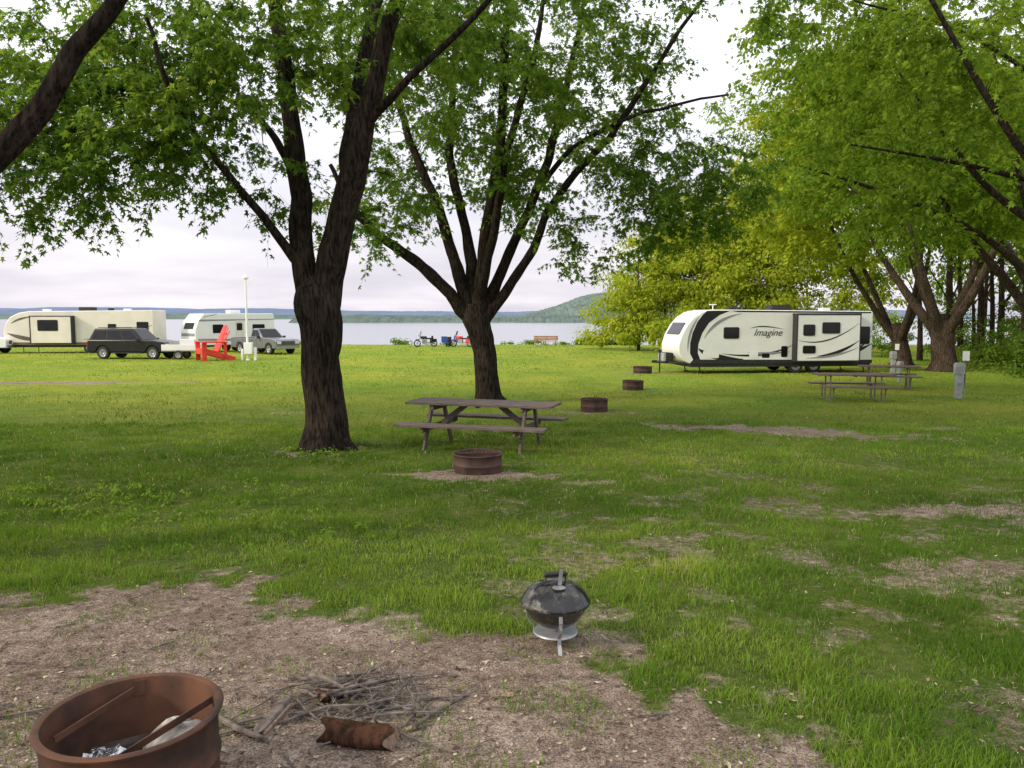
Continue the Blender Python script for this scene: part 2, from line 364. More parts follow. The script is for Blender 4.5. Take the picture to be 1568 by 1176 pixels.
# ------------------------------------------------------------------ trees
def catmull(P, step):
    P = [np.array(p, float) for p in P]; P = [2*P[0]-P[1]]+P+[2*P[-1]-P[-2]]; out = []
    for i in range(1, len(P)-2):
        L = np.linalg.norm(P[i+1][:3]-P[i][:3]); n = max(2, int(L/step))
        for k in range(n):
            t = k/n
            out.append(.5*((2*P[i])+(-P[i-1]+P[i+1])*t+(2*P[i-1]-5*P[i]+4*P[i+1]-P[i+2])*t*t+(-P[i-1]+3*P[i]-3*P[i+1]+P[i+2])*t**3))
    out.append(P[-2]); return np.array(out)
def tubes_np(tl):
    VV = []; FF = []; off = 0
    for pts, rad, n, rg, flare in tl:
        m = len(pts); t = np.gradient(pts, axis=0); t /= np.linalg.norm(t, axis=1, keepdims=True)+1e-9
        a = np.array([1., 0, 0]) if abs(t[0][2]) > .6 else np.array([0, 0, 1.]); A = []
        for i in range(m):
            a = a-t[i]*a.dot(t[i]); a /= np.linalg.norm(a)+1e-9; A.append(a)
        A = np.array(A); B = np.cross(t, A)
        th = np.linspace(0, 2*np.pi, n, endpoint=False)
        R = np.repeat(rad[:, None], n, 1)
        if rg > 0:
            s = np.cumsum(np.r_[0, np.linalg.norm(np.diff(pts, axis=0), axis=1)])[:, None]+off*.013
            tt = th[None]/(2*np.pi); k = 17.
            def rn_(q): return vn(q*k+.8*vn(q*0+s*1.3, s*0, 5), s*1.6+0*q, 1)
            nn = np.abs((rn_(tt)*(1-tt)+rn_(tt-1)*tt)-.5)*2
            R = R*(1+rg*(nn-.4))+rad[:, None]*.10*((vn(th[None]*.8+0*s, s*1.6, 3))*(1-tt)+vn(th[None]*.8-5.03+0*s, s*1.6, 3)*tt-.5)
            if flare:
                z = pts[:, 2:3]-pts[0, 2]
                R = R*(1+np.exp(-z/.22)*(.35+.25*np.cos(5*th[None]+1)+.15*np.cos(3*th[None])))
        V = pts[:, None]+R[..., None]*(np.cos(th)[None, :, None]*A[:, None]+np.sin(th)[None, :, None]*B[:, None])
        i = np.arange(m-1)[:, None]*n; k_ = np.arange(n)[None]; k2 = (k_+1) % n
        F = np.stack([i+k_, i+k2, i+n+k2, i+n+k_], -1).reshape(-1, 4)+off
        VV.append(V.reshape(-1, 3)); FF.append(F); off += m*n
    return np.concatenate(VV), np.concatenate(FF)
def sample_ell(ells, n, gap=.45, seed=0):
    vol = np.array([e[1][0]*e[1][1]*e[1][2]*e[2] for e in ells]); vol = vol/vol.sum()
    out = []
    while len(out) < n:
        i = rng.choice(len(ells), p=vol); c, r, _ = ells[i]
        d = rand_dir(1)[0]*rng.random()**.42
        p = np.array(c)+d*np.array(r)
        if vn(p[0]*.6+p[2]*.4+seed, p[1]*.6-p[2]*.66, seed) < gap and rng.random() < .88: continue
        out.append(p)
    return np.array(out)
def tree(name, base, limbs, ells, ntips, nleaf, lsize, kind, lmat, bmat, spread=.55, seed=0, gap=.42, droop=.45, minz=2.0, sides=22, rbias=0.):
    rt = root(name, 0, 0, 0, 0); tl = []; NP = []; NR = []; ND = []
    for li, L in enumerate(limbs):
        C = catmull(L, .08 if sides > 30 else .3); pts, rad = C[:, :3].copy(), np.maximum(C[:, 3], .008)
        nj = len(pts); jit = np.stack([np.interp(np.arange(nj), np.arange(0, nj+6, 6), (rng.random(len(np.arange(0, nj+6, 6)))-.5)) for _ in range(3)], 1)*.07
        jit[:3] = 0; pts = pts+jit
        big = rad.max() > .1
        tl.append((pts, rad, sides if big else 8, .2 if big else 0, li == 0))
        t = np.gradient(pts, axis=0); t /= np.linalg.norm(t, axis=1, keepdims=True)+1e-9
        st = 3 if sides > 30 else 1
        NP.append(pts[::st]); NR.append(rad[::st]); ND.append(t[::st])
    NP = np.concatenate(NP); NR = np.concatenate(NR); ND = np.concatenate(ND)
    A = sample_ell(ells, ntips, gap, seed)
    dm = np.array([np.min(np.linalg.norm(NP-a, axis=1)) for a in A]); A = A[np.argsort(dm)]
    tips = []; tdir = []
    for a in A:
        v = a-NP; d = np.linalg.norm(v, axis=1)
        cost = d+.7*np.maximum(0, NP[:, 2]-a[2])-.35*np.einsum('ij,ij->i', v, ND)/(d+1e-6)+(NP[:, 2] < minz)*50
        i = int(np.argmin(cost)); p0 = NP[i]; L = d[i]
        if L < .05: continue
        dv = v[i]/L; g = ND[i]*.7+dv+np.array([0, 0, .45]); g /= np.linalg.norm(g)
        p1 = p0+g*L*.5; n = max(4, int(L/.25)+1); s = np.linspace(0, 1, n)[:, None]
        pts = (1-s)**2*p0+2*s*(1-s)*p1+s*s*a
        wob = np.cumsum(rng.normal(size=(n, 3)), 0)*.018; wob -= s*wob[-1:]; pts = pts+wob*(s > 0)
        r0 = min(NR[i]*.65, .007+.0085*L); rad = r0+(0.004-r0)*s[:, 0]**.8
        tl.append((pts, rad, 5 if r0 < .03 else 7, 0, False))
        t = np.gradient(pts, axis=0); t /= np.linalg.norm(t, axis=1, keepdims=True)+1e-9
        NP = np.concatenate([NP, pts[1:]]); NR = np.concatenate([NR, rad[1:]]); ND = np.concatenate([ND, t[1:]])
        tips.append(pts[-1]); tdir.append(t[-1])
        if L > 1.0: k = int(n*.65); tips.append(pts[k]); tdir.append(t[k])
    tips = np.array(tips); tdir = np.array(tdir); nt_ = len(tips)
    k = 7; T0 = np.repeat(tips, k, 0); dd = np.repeat(tdir, k, 0)*.6+rand_dir(nt_*k)*.9; dd[:, 2] *= .6; dd /= np.linalg.norm(dd, axis=1, keepdims=True)
    ln = spread*(.5+.8*rng.random(nt_*k)); mid = T0+dd*ln[:, None]*.5; end = T0+dd*ln[:, None]; end[:, 2] -= droop*ln*(.5+rng.random(nt_*k))
    th = [0, 2.09, 4.19]; o3 = np.array([(math.cos(q), math.sin(q), 0) for q in th])*.0035
    Vt = np.stack([T0[:, None]+o3, mid[:, None]+o3*.8, end[:, None]+o3*.4], 1).reshape(-1, 3)
    b = (np.arange(nt_*k)*9)[:, None, None]
    f = np.array([(r*3+q, r*3+(q+1) % 3, r*3+3+(q+1) % 3, r*3+3+q) for r in range(2) for q in range(3)])[None]
    Ft = (b+f).reshape(-1, 4)
    V, F = tubes_np(tl)
    np_mesh('trunk_and_branches', np.concatenate([V, Vt]), np.concatenate([F, Ft+len(V)]), bmat, rt, None, True)
    n = nt_*nleaf; w = rng.integers(0, nt_*k, n); t = rng.random(n)**.75
    t2 = t[:, None]; P = (1-t2)**2*T0[w]+2*t2*(1-t2)*mid[w]+t2*t2*end[w]
    sd = rand_dir(n); P = P+sd*.05*np.array([1, 1, .6])
    dr = sd+dd[w]*.5; dr[:, 2] = dr[:, 2]*.5-.45; nm = rand_dir(n)*.75+np.array([0, 0, 1.])
    size = lsize*(.6+.7*rng.random(n))
    cr = np.repeat(rng.random(nt_), k)[w]
    rn = np.clip(.2+.35*cr+.5*rng.random(n)**1.5+rbias, 0, 1)
    leaves_mesh('foliage', P, dr, nm, size, kind, lmat, rt, rn)
    return rt

# tree 1
g1 = gzf(-3.02, 12.3)
t1 = [[(-3.02, 12.3, g1-.1, .36), (-3.03, 12.3, g1+.35, .33), (-3.05, 12.3, .5, .315), (-3.07, 12.3, 1.2, .32), (-3.09, 12.3, 1.7, .36), (-3.1, 12.3, 2.0, .30), (-3.12, 12.3, 2.2, .12)],
      [(-3.18, 12.3, 1.5, .2), (-3.31, 12.32, 2.2, .19), (-3.36, 12.4, 3.19, .175), (-3.47, 12.5, 4.55, .145), (-3.7, 12.7, 5.8, .12), (-3.85, 12.9, 7.3, .09), (-3.9, 13, 9, .05)],
      [(-3.0, 12.3, 1.5, .24), (-2.88, 12.28, 2.2, .23), (-2.65, 12.2, 3.19, .215), (-2.46, 12.1, 3.7, .205), (-2.18, 12.0, 4.65, .155), (-1.87, 11.9, 5.7, .13), (-1.5, 11.7, 6.85, .11), (-1.2, 11.6, 8.4, .07)],
      [(-2.5, 12.1, 3.6, .15), (-2.56, 12.5, 4.55, .12), (-2.4, 12.9, 5.8, .10), (-2.1, 13.2, 7.4, .08), (-1.8, 13.4, 9, .05)],
      [(-3.28, 12.3, 2.3, .1), (-3.62, 12.1, 2.78, .075), (-4.16, 11.8, 3.6, .06), (-4.84, 11.5, 4.55, .045), (-5.2, 11.3, 5.8, .03)],
      [(-2.2, 12, 4.5, .08), (-1.5, 11.6, 5.07, .055), (-.67, 11.3, 5.7, .045), (.17, 11, 6.5, .03)],
      [(-3.4, 12.4, 3.6, .08), (-4.0, 13.2, 4.6, .06), (-5.0, 14, 5.4, .045), (-6.6, 14.5, 6.0, .03)]]
e1 = [((-6.3, 11.8, 4.6), (2.3, 2.6, 1.8), 1.0), ((-4.5, 12.4, 5.3), (2.2, 2.6, 1.9), .95), ((-7.4, 13.5, 6.0), (2.4, 2.5, 1.8), .8), ((-7.4, 11.5, 3.9), (1.1, 1.4, .9), .9),
      ((-5.2, 12.6, 3.8), (1.8, 2.0, .85), 1.3), ((-3.9, 13.0, 3.6), (.8, 1.2, .6), 1.2),
      ((-2.0, 12.5, 6.2), (2.0, 2.8, 1.3), .6), ((-3, 12.3, 8.5), (5.2, 4.8, 2.4), .22), ((-.4, 11.2, 6.6), (1.4, 1.6, .9), .5), ((-2.0, 13.4, 3.4), (.6, .8, .7), .8)]
tree('maple_tree', None, t1, e1, 500, 80, .115, 'maple', M_leaf1, M_bark, .5, 1, .46, minz=2.3, sides=52)

# tree 2
g2 = gzf(-.64, 21)
t2 = [[(-.64, 21, g2-.1, .36), (-.68, 21, g2+.4, .32), (-.75, 21, .43, .315), (-.9, 21, 1.2, .34), (-.97, 21, 1.6, .38), (-1.0, 21, 1.95, .28)],
      [(-1.05, 21, 1.4, .18), (-2.2, 20.7, 2.75, .15), (-3.3, 20.3, 3.55, .12), (-4, 20, 4.26, .09), (-4.6, 19.8, 5.4, .05)],
      [(-1.1, 21, 1.5, .19), (-1.68, 21.2, 3.46, .155), (-2.2, 21.4, 5.06, .125), (-2.9, 21.7, 6.67, .1), (-3.3, 22, 8.4, .07), (-3.6, 22, 10, .04)],
      [(-.98, 21, 1.6, .2), (-1.23, 21.5, 3.8, .14), (-1.7, 22, 5.8, .12), (-1.7, 22.6, 8.1, .09), (-1.6, 23, 10.5, .05)],
      [(-.92, 21, 1.6, .2), (-.7, 20.9, 3.8, .16), (-.34, 20.6, 5.8, .13), (-.16, 20.2, 8.45, .1), (0, 20, 11, .05)],
      [(-.85, 21, 1.5, .19), (-.16, 21.3, 3.1, .145), (.82, 21.6, 5.4, .12), (1.5, 21.8, 7.9, .09), (2, 22, 10.4, .05)],
      [(-.82, 21, 1.4, .17), (.29, 20.8, 2.9, .12), (1.18, 20.5, 4.7, .10), (2.6, 20, 6.3, .08), (4.0, 19.6, 8.4, .055), (5, 19.4, 9.8, .035)],
      [(-.9, 21, 1.9, .14), (-.45, 20.0, 3.8, .11), (-.1, 19.2, 5.6, .09), (.5, 18.6, 7.6, .07), (.8, 18.3, 9.5, .04)],
      [(.82, 21.6, 5.2, .08), (1.6, 20.6, 6.0, .065), (3.2, 19.6, 6.6, .045), (5.2, 19, 6.9, .025)]]
e2 = [((0, 21, 7.6), (4.6, 4.5, 3.2), .95), ((3.0, 20, 4.9), (2.5, 2.5, 2.0), 1.3), ((5.1, 19.5, 4.9), (1.8, 2.2, 1.3), .9), ((2.2, 20, 3.5), (1.4, 1.5, .85), 1.6),
      ((-3.5, 20.6, 4.7), (2.0, 2.4, 2.0), 1.2), ((4.9, 19.5, 9.6), (2.6, 2.6, 1.9), .9), ((-2.5, 21, 8.8), (3, 3.5, 2.5), .6), ((0, 21, 11), (4.5, 4.5, 2), .22), ((1.0, 20.5, 5.0), (2.2, 2.4, 1.4), .8)]
tree('maple_tree', None, t2, e2, 780, 74, .13, 'maple', M_leaf1, M_bark, .6, 4, .44, minz=2.6, sides=36)

# tree 3 - near left, only its limb reaches the frame
g3 = gzf(-5.0, 5.6)
t3 = [[(-5.1, 5.6, g3-.1, .34), (-5.05, 5.6, .4, .3), (-4.95, 5.6, 1.2, .29), (-4.85, 5.6, 1.9, .28), (-5.1, 5.5, 3.2, .2), (-5.3, 5.4, 4.8, .15), (-5.4, 5.3, 6.4, .1)],
      [(-4.85, 5.6, 1.65, .16), (-4.3, 5.5, 2.0, .12), (-3.8, 5.5, 2.45, .098), (-3.38, 5.5, 2.9, .08), (-3.05, 5.5, 3.32, .068), (-2.65, 5.5, 3.9, .055), (-2.4, 5.4, 4.8, .045), (-2.2, 5.3, 5.6, .03)],
      [(-3.8, 5.5, 2.45, .04), (-3.85, 5.4, 2.9, .03), (-3.7, 5.2, 3.5, .025), (-3.6, 5, 4.2, .02)]]
e3 = [((-4.6, 5.4, 6.2), (4.0, 4.5, 1.5), 1.0), ((-1, 4.5, 7.0), (4, 4.5, 1.2), .8), ((-3.6, 6.0, 4.4), (.9, .9, .6), .8)]  # mostly unseen crown, spread overhead to shade the foreground
tree('maple_tree', None, t3, e3, 140, 80, .115, 'maple', M_leaf1, M_bark, .6, 2, .35, minz=3.3, sides=40)

def stems(x, y, r, n, h, lean, seed, z0=2.0):
    g = gzf(x, y); R = random.Random(seed); out = [[(x, y, g-.1, r*1.05), (x, y, g+.5, r*.95), (x+lean*.1, y, g+1.4, r*.92), (x+lean*.15, y, g+z0, r), (x+lean*.18, y, g+z0+.5, r*.6)]]
    for i in range(n):
        a = 2*math.pi*(i+.3*R.random())/n; s = .9+.9*R.random()
        dx, dy = math.cos(a), math.sin(a)
        out.append([(x+lean*.12+dx*.1, y+dy*.1, g+z0-.5, r*.5), (x+lean*.3+dx*s, y+dy*s, g+z0+1.6, r*.34), (x+lean*.6+dx*s*1.9, y+dy*s*1.9, g+z0+.4*h, r*.22), (x+lean+dx*s*2.8, y+dy*s*2.8, g+h, r*.08)])
    return out
tr = stems(14.8, 16.5, .35, 4, 9, -3, 5)
tr += [[(14.3, 16.6, 2.2, .12), (12.5, 17, 4.0, .07), (10.2, 17.4, 4.9, .045), (7.6, 17.6, 5.4, .02)], [(14.2, 16.4, 3.4, .10), (12, 16.4, 5.6, .065), (9.5, 16.2, 7.2, .04), (7, 16.3, 8.0, .02)]]
tree('maple_tree', None, tr, [((10.4, 17, 6.7), (3.4, 3.2, 1.9), 1.1), ((12.5, 16.5, 8.2), (4.2, 4, 2.6), .6), ((9.3, 17, 8.3), (3.2, 3, 1.6), .8), ((10.8, 16.5, 4.6), (1.8, 2, 1.1), .8)], 360, 74, .125, 'maple', M_leaf2, M_bark, .6, 3, .43, minz=2.0)
tr = stems(18.5, 25.5, .42, 5, 10, -3, 8)
tr += [[(18, 25.5, 2.2, .15), (15.5, 25.6, 4.2, .10), (12.6, 25.8, 5.6, .065), (9.5, 26, 6.6, .03)]]
tree('maple_tree', None, tr, [((13.4, 25.5, 7.2), (4.3, 4, 3.2), 1.1), ((16.5, 26, 6.2), (2.6, 3, 2.8), .9), ((11.0, 26, 10.2), (3.6, 3.5, 2.6), .9)], 470, 70, .17, 'simple', M_leaf2, M_bark2, .8, 6, .44, minz=2.0)
tree('maple_tree', None, stems(20.4, 36.3, .55, 5, 11, -1.2, 11, 2.2), [((17.5, 37, 9.4), (5, 4, 4.2), 1), ((22.5, 37, 8), (4.5, 4, 4.2), 1), ((19.5, 36, 12.5), (5, 4, 3), .8)], 360, 90, .21, 'simple', M_leaf2, M_bark2, 1.0, 2, .36, minz=1.8, sides=18, rbias=.05)
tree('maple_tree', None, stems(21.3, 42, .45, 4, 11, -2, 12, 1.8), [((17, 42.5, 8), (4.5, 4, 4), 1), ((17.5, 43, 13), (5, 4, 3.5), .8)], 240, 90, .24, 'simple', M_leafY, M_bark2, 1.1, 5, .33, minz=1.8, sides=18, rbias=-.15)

def mass(name, ells, nclump, nleaf, lsize, mat, clr, boles=(), rb=0, seed=0, gap=.35):
    rt = root(name, 0, 0, 0, 0)
    c = sample_ell(ells, nclump, gap, seed)
    n = nclump*nleaf; w = rng.integers(0, nclump, n); d = rand_dir(n)*(rng.random(n)**.5)[:, None]
    P = c[w]+d*np.array([1, 1, .6])*clr*(.5+rng.random(nclump))[w][:, None]
    ok = P[:, 2] > gz(P[:, 0], P[:, 1]); P = P[ok]; d = d[ok]; w = w[ok]; n = len(P)
    dr = d+rand_dir(n)*.4; dr[:, 2] = dr[:, 2]*.5-.4; nm = rand_dir(n)*.7+d*.6+np.array([0, 0, .8])
    rn = np.clip(.15+.4*rng.random(nclump)[w]+.45*rng.random(n)**1.4+rb, 0, 1)
    leaves_mesh('foliage', P, dr, nm, lsize*(.6+.7*rng.random(n)), 'simple', mat, rt, rn)
    if len(boles):
        tl = []
        for x, y, r, h, lx in boles:
            g = gzf(x, y); C = catmull([(x, y, g-.1, r*1.2), (x+lx*.2, y, g+h*.3, r*.9), (x+lx*.5, y+.2, g+h*.65, r*.6), (x+lx, y, g+h, r*.25)], .6)
            tl.append((C[:, :3], C[:, 3], 9, .1, False))
            for q in range(3):
                s = .35+.2*q; p = C[int(len(C)*s)]; a = random.random()*6.28; l = 1.5+2*random.random()
                B = catmull([(p[0], p[1], p[2], r*.4), (p[0]+math.cos(a)*l*.5, p[1]+math.sin(a)*l*.5, p[2]+l*.6, r*.25), (p[0]+math.cos(a)*l, p[1]+math.sin(a)*l, p[2]+l*1.1, r*.08)], .5)
                tl.append((B[:, :3], np.maximum(B[:, 3], .01), 6, 0, False))
        V, F = tubes_np(tl); np_mesh('boles', V, F, M_bark2, rt, None, True)
    return rt
R = random.Random(4)
E = [((9.3, 63, 2.6), (2.8, 3, 3.4), 1), ((13, 62, 3.6), (3.5, 3, 4.4), 1.2), ((17, 60, 4.0), (3.6, 3, 4.8), 1.2), ((11.8, 65, 6.0), (3.0, 3, 3.4), 1), ((16, 64, 8), (4.2, 3, 4.2), 1.1), ((21, 60, 6), (4, 3, 6), 1.2), ((21, 64, 11), (4.8, 3, 4.5), 1), ((8.2, 66, .5), (2.0, 2, 1.6), .8),
     ((14, 58, .6), (4, 1.5, 2.2), 1.6), ((21, 57, .8), (4, 1.5, 2.6), 1.6), ((26, 57, 4), (3, 2, 5), 1)]
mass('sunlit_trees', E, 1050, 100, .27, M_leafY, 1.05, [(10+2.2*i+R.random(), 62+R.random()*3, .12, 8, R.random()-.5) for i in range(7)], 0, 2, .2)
E = [((26, 58, 9), (5, 3, 6), .8), ((31, 54, 9), (5, 3, 8), 1), ((36, 50, 9), (5, 4, 8), 1), ((38, 44, 9), (5, 4, 8), 1), ((24, 60, 15), (6, 3, 5), 1), ((32, 56, 16), (6, 3, 5), .8), ((33, 40, 8), (4, 4, 6), 1), ((29, 35, 7), (3.5, 4, 4.5), 1), ((26, 30, 7.5), (3.5, 3.5, 4.5), 1), ((20, 64, 16), (5, 3, 4), .8)]
bo = [(24+R.random()*8, 31+R.random()*16, .10+.12*R.random(), 9, R.random()*1.6-.8) for i in range(34)]
mass('forest_trees', E, 760, 100, .29, M_leaf2, 1.2, bo, 0, 5)
E = [((20.8, 27.5, -.7), (1.6, 2.2, 1.2), 1), ((22.5, 31, -.5), (1.8, 2.5, 1.6), 1), ((23.8, 35.5, -.4), (1.6, 3, 1.8), 1), ((25, 40, -.2), (2, 3, 2.0), 1), ((27, 46, 0), (3, 3, 2.4), 1), ((24, 52, 0), (4, 2, 2.2), 1), ((18, 56, -.2), (4, 2, 2.0), .8), ((26, 34, .6), (2, 4, 2), 1), ((22.4, 38.5, -.9), (1.4, 1.2, .9), .7), ((29, 40, 1.5), (2, 6, 3), 1.5)]
mass('undergrowth_bushes', E, 560, 100, .15, M_under, .6, (), .15, 1, .25)
mass('lakeside_weeds', [((9.5+1.2*i, 76, -.8), (.9, .6, .7), 1) for i in range(-2, 3)]+[((-11, 76.5, -.9), (1.2, .5, .35), .6), ((-6, 77, -.9), (2.5, .5, .2), .4), ((3, 77, -.9), (4, .5, .25), .5), ((-22, 77, -.9), (4, .5, .25), .4)], 240, 50, .2, M_under, .4, (), .2, 3, .2)

# ------------------------------------------------------------------ litter
def flat_bits(name, n, ymin, ymax, smin, smax, mat, ondirt=True):
    Y = ymin*(ymax/ymin)**rng.random(n); X = (rng.random(n)*2-1)*.8*(Y+1); D = dirt(X, Y)
    k = rng.random(n) < (.14+.86*D if ondirt else np.ones(n)); X, Y = X[k], Y[k]; n = len(X)
    P = np.stack([X, Y, gz(X, Y)+.006+.008*rng.random(n)], -1); a = rng.random(n)*6.28
    dr = np.stack([np.cos(a), np.sin(a), .5*(rng.random(n)-.5)], -1); nm = rand_dir(n)*.4+np.array([0, 0, 1.])
    sz = smin+(smax-smin)*rng.random(n)**2
    return leaves_mesh(name, P, dr, nm, sz, 'simple', mat, lit, rng.random(n))
def attrmat(name, stops):
    m, nt, out = newmat(name); at = N(nt, 'ShaderNodeAttribute', attribute_name='rnd'); r = ramp(nt, stops)
    b = N(nt, 'ShaderNodeBsdfPrincipled'); b.inputs['Roughness'].default_value = .9; b.inputs['Specular IOR Level'].default_value = .1
    nt.links.new(at.outputs['Fac'], r.inputs[0]); nt.links.new(r.outputs[0], b.inputs['Base Color']); nt.links.new(b.outputs[0], out.inputs[0]); return m
lit = root('leaf_litter', 0, 0, 0, 0)
M_lit = attrmat('dry_leaf', [(0, (.06, .04, .03)), (.5, (.18, .13, .09)), (.85, (.36, .29, .21)), (1, (.52, .44, .33))])
flat_bits('dry_leaves', 34000, 2.2, 14, .006, .032, M_lit)
flat_bits('large_dry_leaves', 260, 2.4, 12, .035, .07, M_lit, ondirt=False)
mb = MB()
for i in range(2600):
    y = 2.2*(11/2.2)**random.random(); x = (random.random()*2-1)*.75*(y+1)
    if random.random() > .12+float(dirt(x, y)): continue
    a = random.random()*6.28; l = .02+.12*random.random()**2; z = gzf(x, y)+.006; r = .0015+.0022*random.random()
    dx, dy = math.cos(a)*l, math.sin(a)*l
    mb.tube([(x, y, z), (x+dx*.5+random.uniform(-.01, .01), y+dy*.5, z+.004), (x+dx, y+dy, z)], r, 4)
mb.obj('twigs', M_stick, lit)

# ------------------------------------------------------------------ fire rings
def ring(x, y, D=.62, Hh=.31, fancy=False, rz=0):
    rt = root('fire_pit_ring', x, y, rz, gzf(x, y)-.02); r = D/2; mb = MB()
    mb.lathe([(r, 0), (r, Hh*.45), (r+.008, Hh*.48), (r, Hh*.51), (r, Hh-.02), (r+.016, Hh-.01), (r+.02, Hh), (r+.012, Hh+.007), (r-.006, Hh+.003), (r-.008, Hh-.01), (r-.008, 0)], 72)
    mb.obj('steel_ring', M_rust if fancy else M_rust2, rt, ang=60)
    a = MB(); n = 40; vs = [(0, 0, .06)]; fs = []
    for j in range(1, 9):
        for k in range(n):
            q = 2*math.pi*k/n; rr = (r-.009)*j/8; vs.append((rr*math.cos(q), rr*math.sin(q), .05+.07*vn(rr*14*math.cos(q)+9, rr*14*math.sin(q)+3, 2)))
    for k in range(n): fs.append((0, 1+k, 1+(k+1) % n))
    for j in range(7):
        for k in range(n): o = 1+j*n; fs.append((o+k, o+n+k, o+n+(k+1) % n, o+(k+1) % n))
    a.add(vs, fs); a.obj('ash_bed', M_ash, rt)
    g = MB()
    if fancy:
        zt = Hh-.035
        g.beam((-.24, -.06, zt-.03), (-.11, .24, zt), .024, .006, 0, (0, 0, 1)); g.beam((-.05, -.12, zt-.10), (.22, .17, zt), .026, .006, 0, (0, 0, 1))
        g.box((.22, .19, zt), (.03, .05, .05), 0, (0, 0, 40)); g.box((-.10, .265, zt), (.04, .02, .06), 0, (0, 0, 20))
        g.obj('grate_bars', M_rust, rt)
        f = MB()
        for i in range(40):
            f.box((-.12+random.uniform(-.07, .07), .03+random.uniform(-.05, .06), .13+random.uniform(-.01, .03)), (.045, .035, .003), 0, (random.uniform(-50, 50), random.uniform(-50, 50), random.uniform(0, 180)))
        f.obj('foil_scraps', M_foil, rt)
        s = MB(); ns = 14; vs = []
        for j in range(7):
            ph = math.pi*j/6-math.pi/2
            for k in range(ns):
                q = 2*math.pi*k/ns; w_ = 1+.35*(float(vn(k*.7+3, j*.8, 2))-.5); vs.append((.11+.13*math.cos(ph)*math.cos(q)*w_, .14+.10*math.cos(ph)*math.sin(q)*w_, .14+.09*math.sin(ph)*w_))
        s.add(vs, [(j*ns+k, j*ns+(k+1) % ns, (j+1)*ns+(k+1) % ns, (j+1)*ns+k) for j in range(6) for k in range(ns)]); s.obj('ash_covered_log', M_ash, rt)
        s = MB(); s.tube([(-.2, .1, .12), (-.05, .16, .13), (.06, .2, .13)], [.03, .035, .025], 8); s.obj('burnt_stick', pmat('charred', (.06, .045, .04), (.02, .015, .014), 15, .9), rt)
    else:
        g.tube([(-r*.9, r*.3, Hh-.02), (r*.9, r*.3, Hh-.02)], .012, 8)
        for i in range(7): g.tube([(-r*.5+i*r/6, r*.3, Hh-.02), (-r*.5+i*r/6, r*.85, Hh-.02)], .005, 5)
        g.obj('cooking_grate', M_rust2, rt)
ring(-1.34, 2.6, .57, .335, True)
ring(-.46, 10.2, .64, .27); ring(2.02, 18.8, .66, .33, rz=20); ring(4.07, 25.8, .7, .33, rz=-15); ring(5.95, 35, .85, .33)

# ------------------------------------------------------------------ kettle grill
def lidmat():
    m, nt, out = newmat('ashy_enamel'); b = N(nt, 'ShaderNodeBsdfPrincipled'); tc = N(nt, 'ShaderNodeTexCoord')
    n = N(nt, 'ShaderNodeTexNoise'); n.inputs['Scale'].default_value = 11; n.inputs['Detail'].default_value = 8; n.inputs['Roughness'].default_value = .7
    nt.links.new(tc.outputs['Object'], n.inputs['Vector'])
    r = ramp(nt, [(.50, (.012, .012, .013)), (.60, (.07, .065, .06)), (.70, (.27, .25, .22))]); nt.links.new(n.outputs['Fac'], r.inputs[0]); nt.links.new(r.outputs[0], b.inputs['Base Color'])
    r2 = ramp(nt, [(.48, (.14, .14, .14)), (.62, (.6, .6, .6))]); nt.links.new(n.outputs['Fac'], r2.inputs[0]); nt.links.new(r2.outputs[0], b.inputs['Roughness'])
    nt.links.new(b.outputs[0], out.inputs[0]); return m
M_lid = lidmat()
def grill(x, y):
    rt = root('charcoal_grill', x, y, 8); zr = .245; R_ = .184
    b = MB(); b.lathe([(.001, zr-.145), (.05, zr-.143), (.095, zr-.125), (.14, zr-.085), (.17, zr-.035), (R_-.002, zr-.004), (R_+.006, zr), (R_-.004, zr+.002), (R_-.006, zr-.004), (.165, zr-.035), (.1, zr-.11)], 56)
    b.obj('bowl', M_enamel, rt, ang=60)
    l = MB(); l.lathe([(R_+.008, zr-.006), (R_+.009, zr+.006), (R_+.001, zr+.014), (.172, zr+.037), (.152, zr+.063), (.118, zr+.086), (.075, zr+.100), (.03, zr+.106), (.001, zr+.107)], 56)
    l.obj('lid', M_lid, rt, ang=60)
    h = MB()
    for s in (-1, 1): h.beam((.055*s, 0, zr+.10), (.055*s, 0, zr+.135), .02, .004, 0, (0, 1, 0))
    h.beam((-.06, 0, zr+.135), (.06, 0, zr+.135), .03, .004, 0, (0, 1, 0)); h.obj('handle_bracket', M_mblack, rt)
    h = MB(); h.tube([(-.065, 0, zr+.145), (-.05, 0, zr+.15), (.05, 0, zr+.15), (.065, 0, zr+.145)], [.008, .012, .012, .008], 12); h.obj('handle', M_mblack, rt)
    d = MB(); d.lathe([(.001, 0), (.035, 0), (.036, .003), (.001, .004)], 24, 0, (.0, -.085, zr+.099)); d.obj('damper', M_alu, rt)
    p = MB(); p.beam((.012, -.05, zr+.10), (.02, -.055, zr+.19), .02, .006, 0, (1, 0, 0)); p.obj('vent_tab', M_alu, rt)
    g = MB()
    for a in (-92, 28, 148):
        q = math.radians(a); c, s = math.cos(q), math.sin(q)
        P = [(.168*c, .168*s, zr-.01), (.178*c, .178*s, zr-.06), (.165*c, .165*s, zr-.12), (.125*c, .125*s, zr-.165), (.13*c, .13*s, zr-.20), (.165*c, .165*s, .002)]
        for i in range(len(P)-1): g.beam(P[i], P[i+1], .02, .004, 0, (-s, c, 0))
        g.tube([(.16*c, .16*s, .15), (.19*c, .19*s, .155)], .006, 6)
    g.obj('legs', M_alu, rt)
    w = MB(); w.lathe([(.118, .065), (.124, .070), (.12, .078), (.05, .070), (.001, .069)], 40); w.obj('ash_pan', M_galv, rt, ang=60)
    w = MB(); w.lathe([(.01, .075), (.012, .11), (.001, .115)], 10); w.obj('pan_post', M_alu, rt)
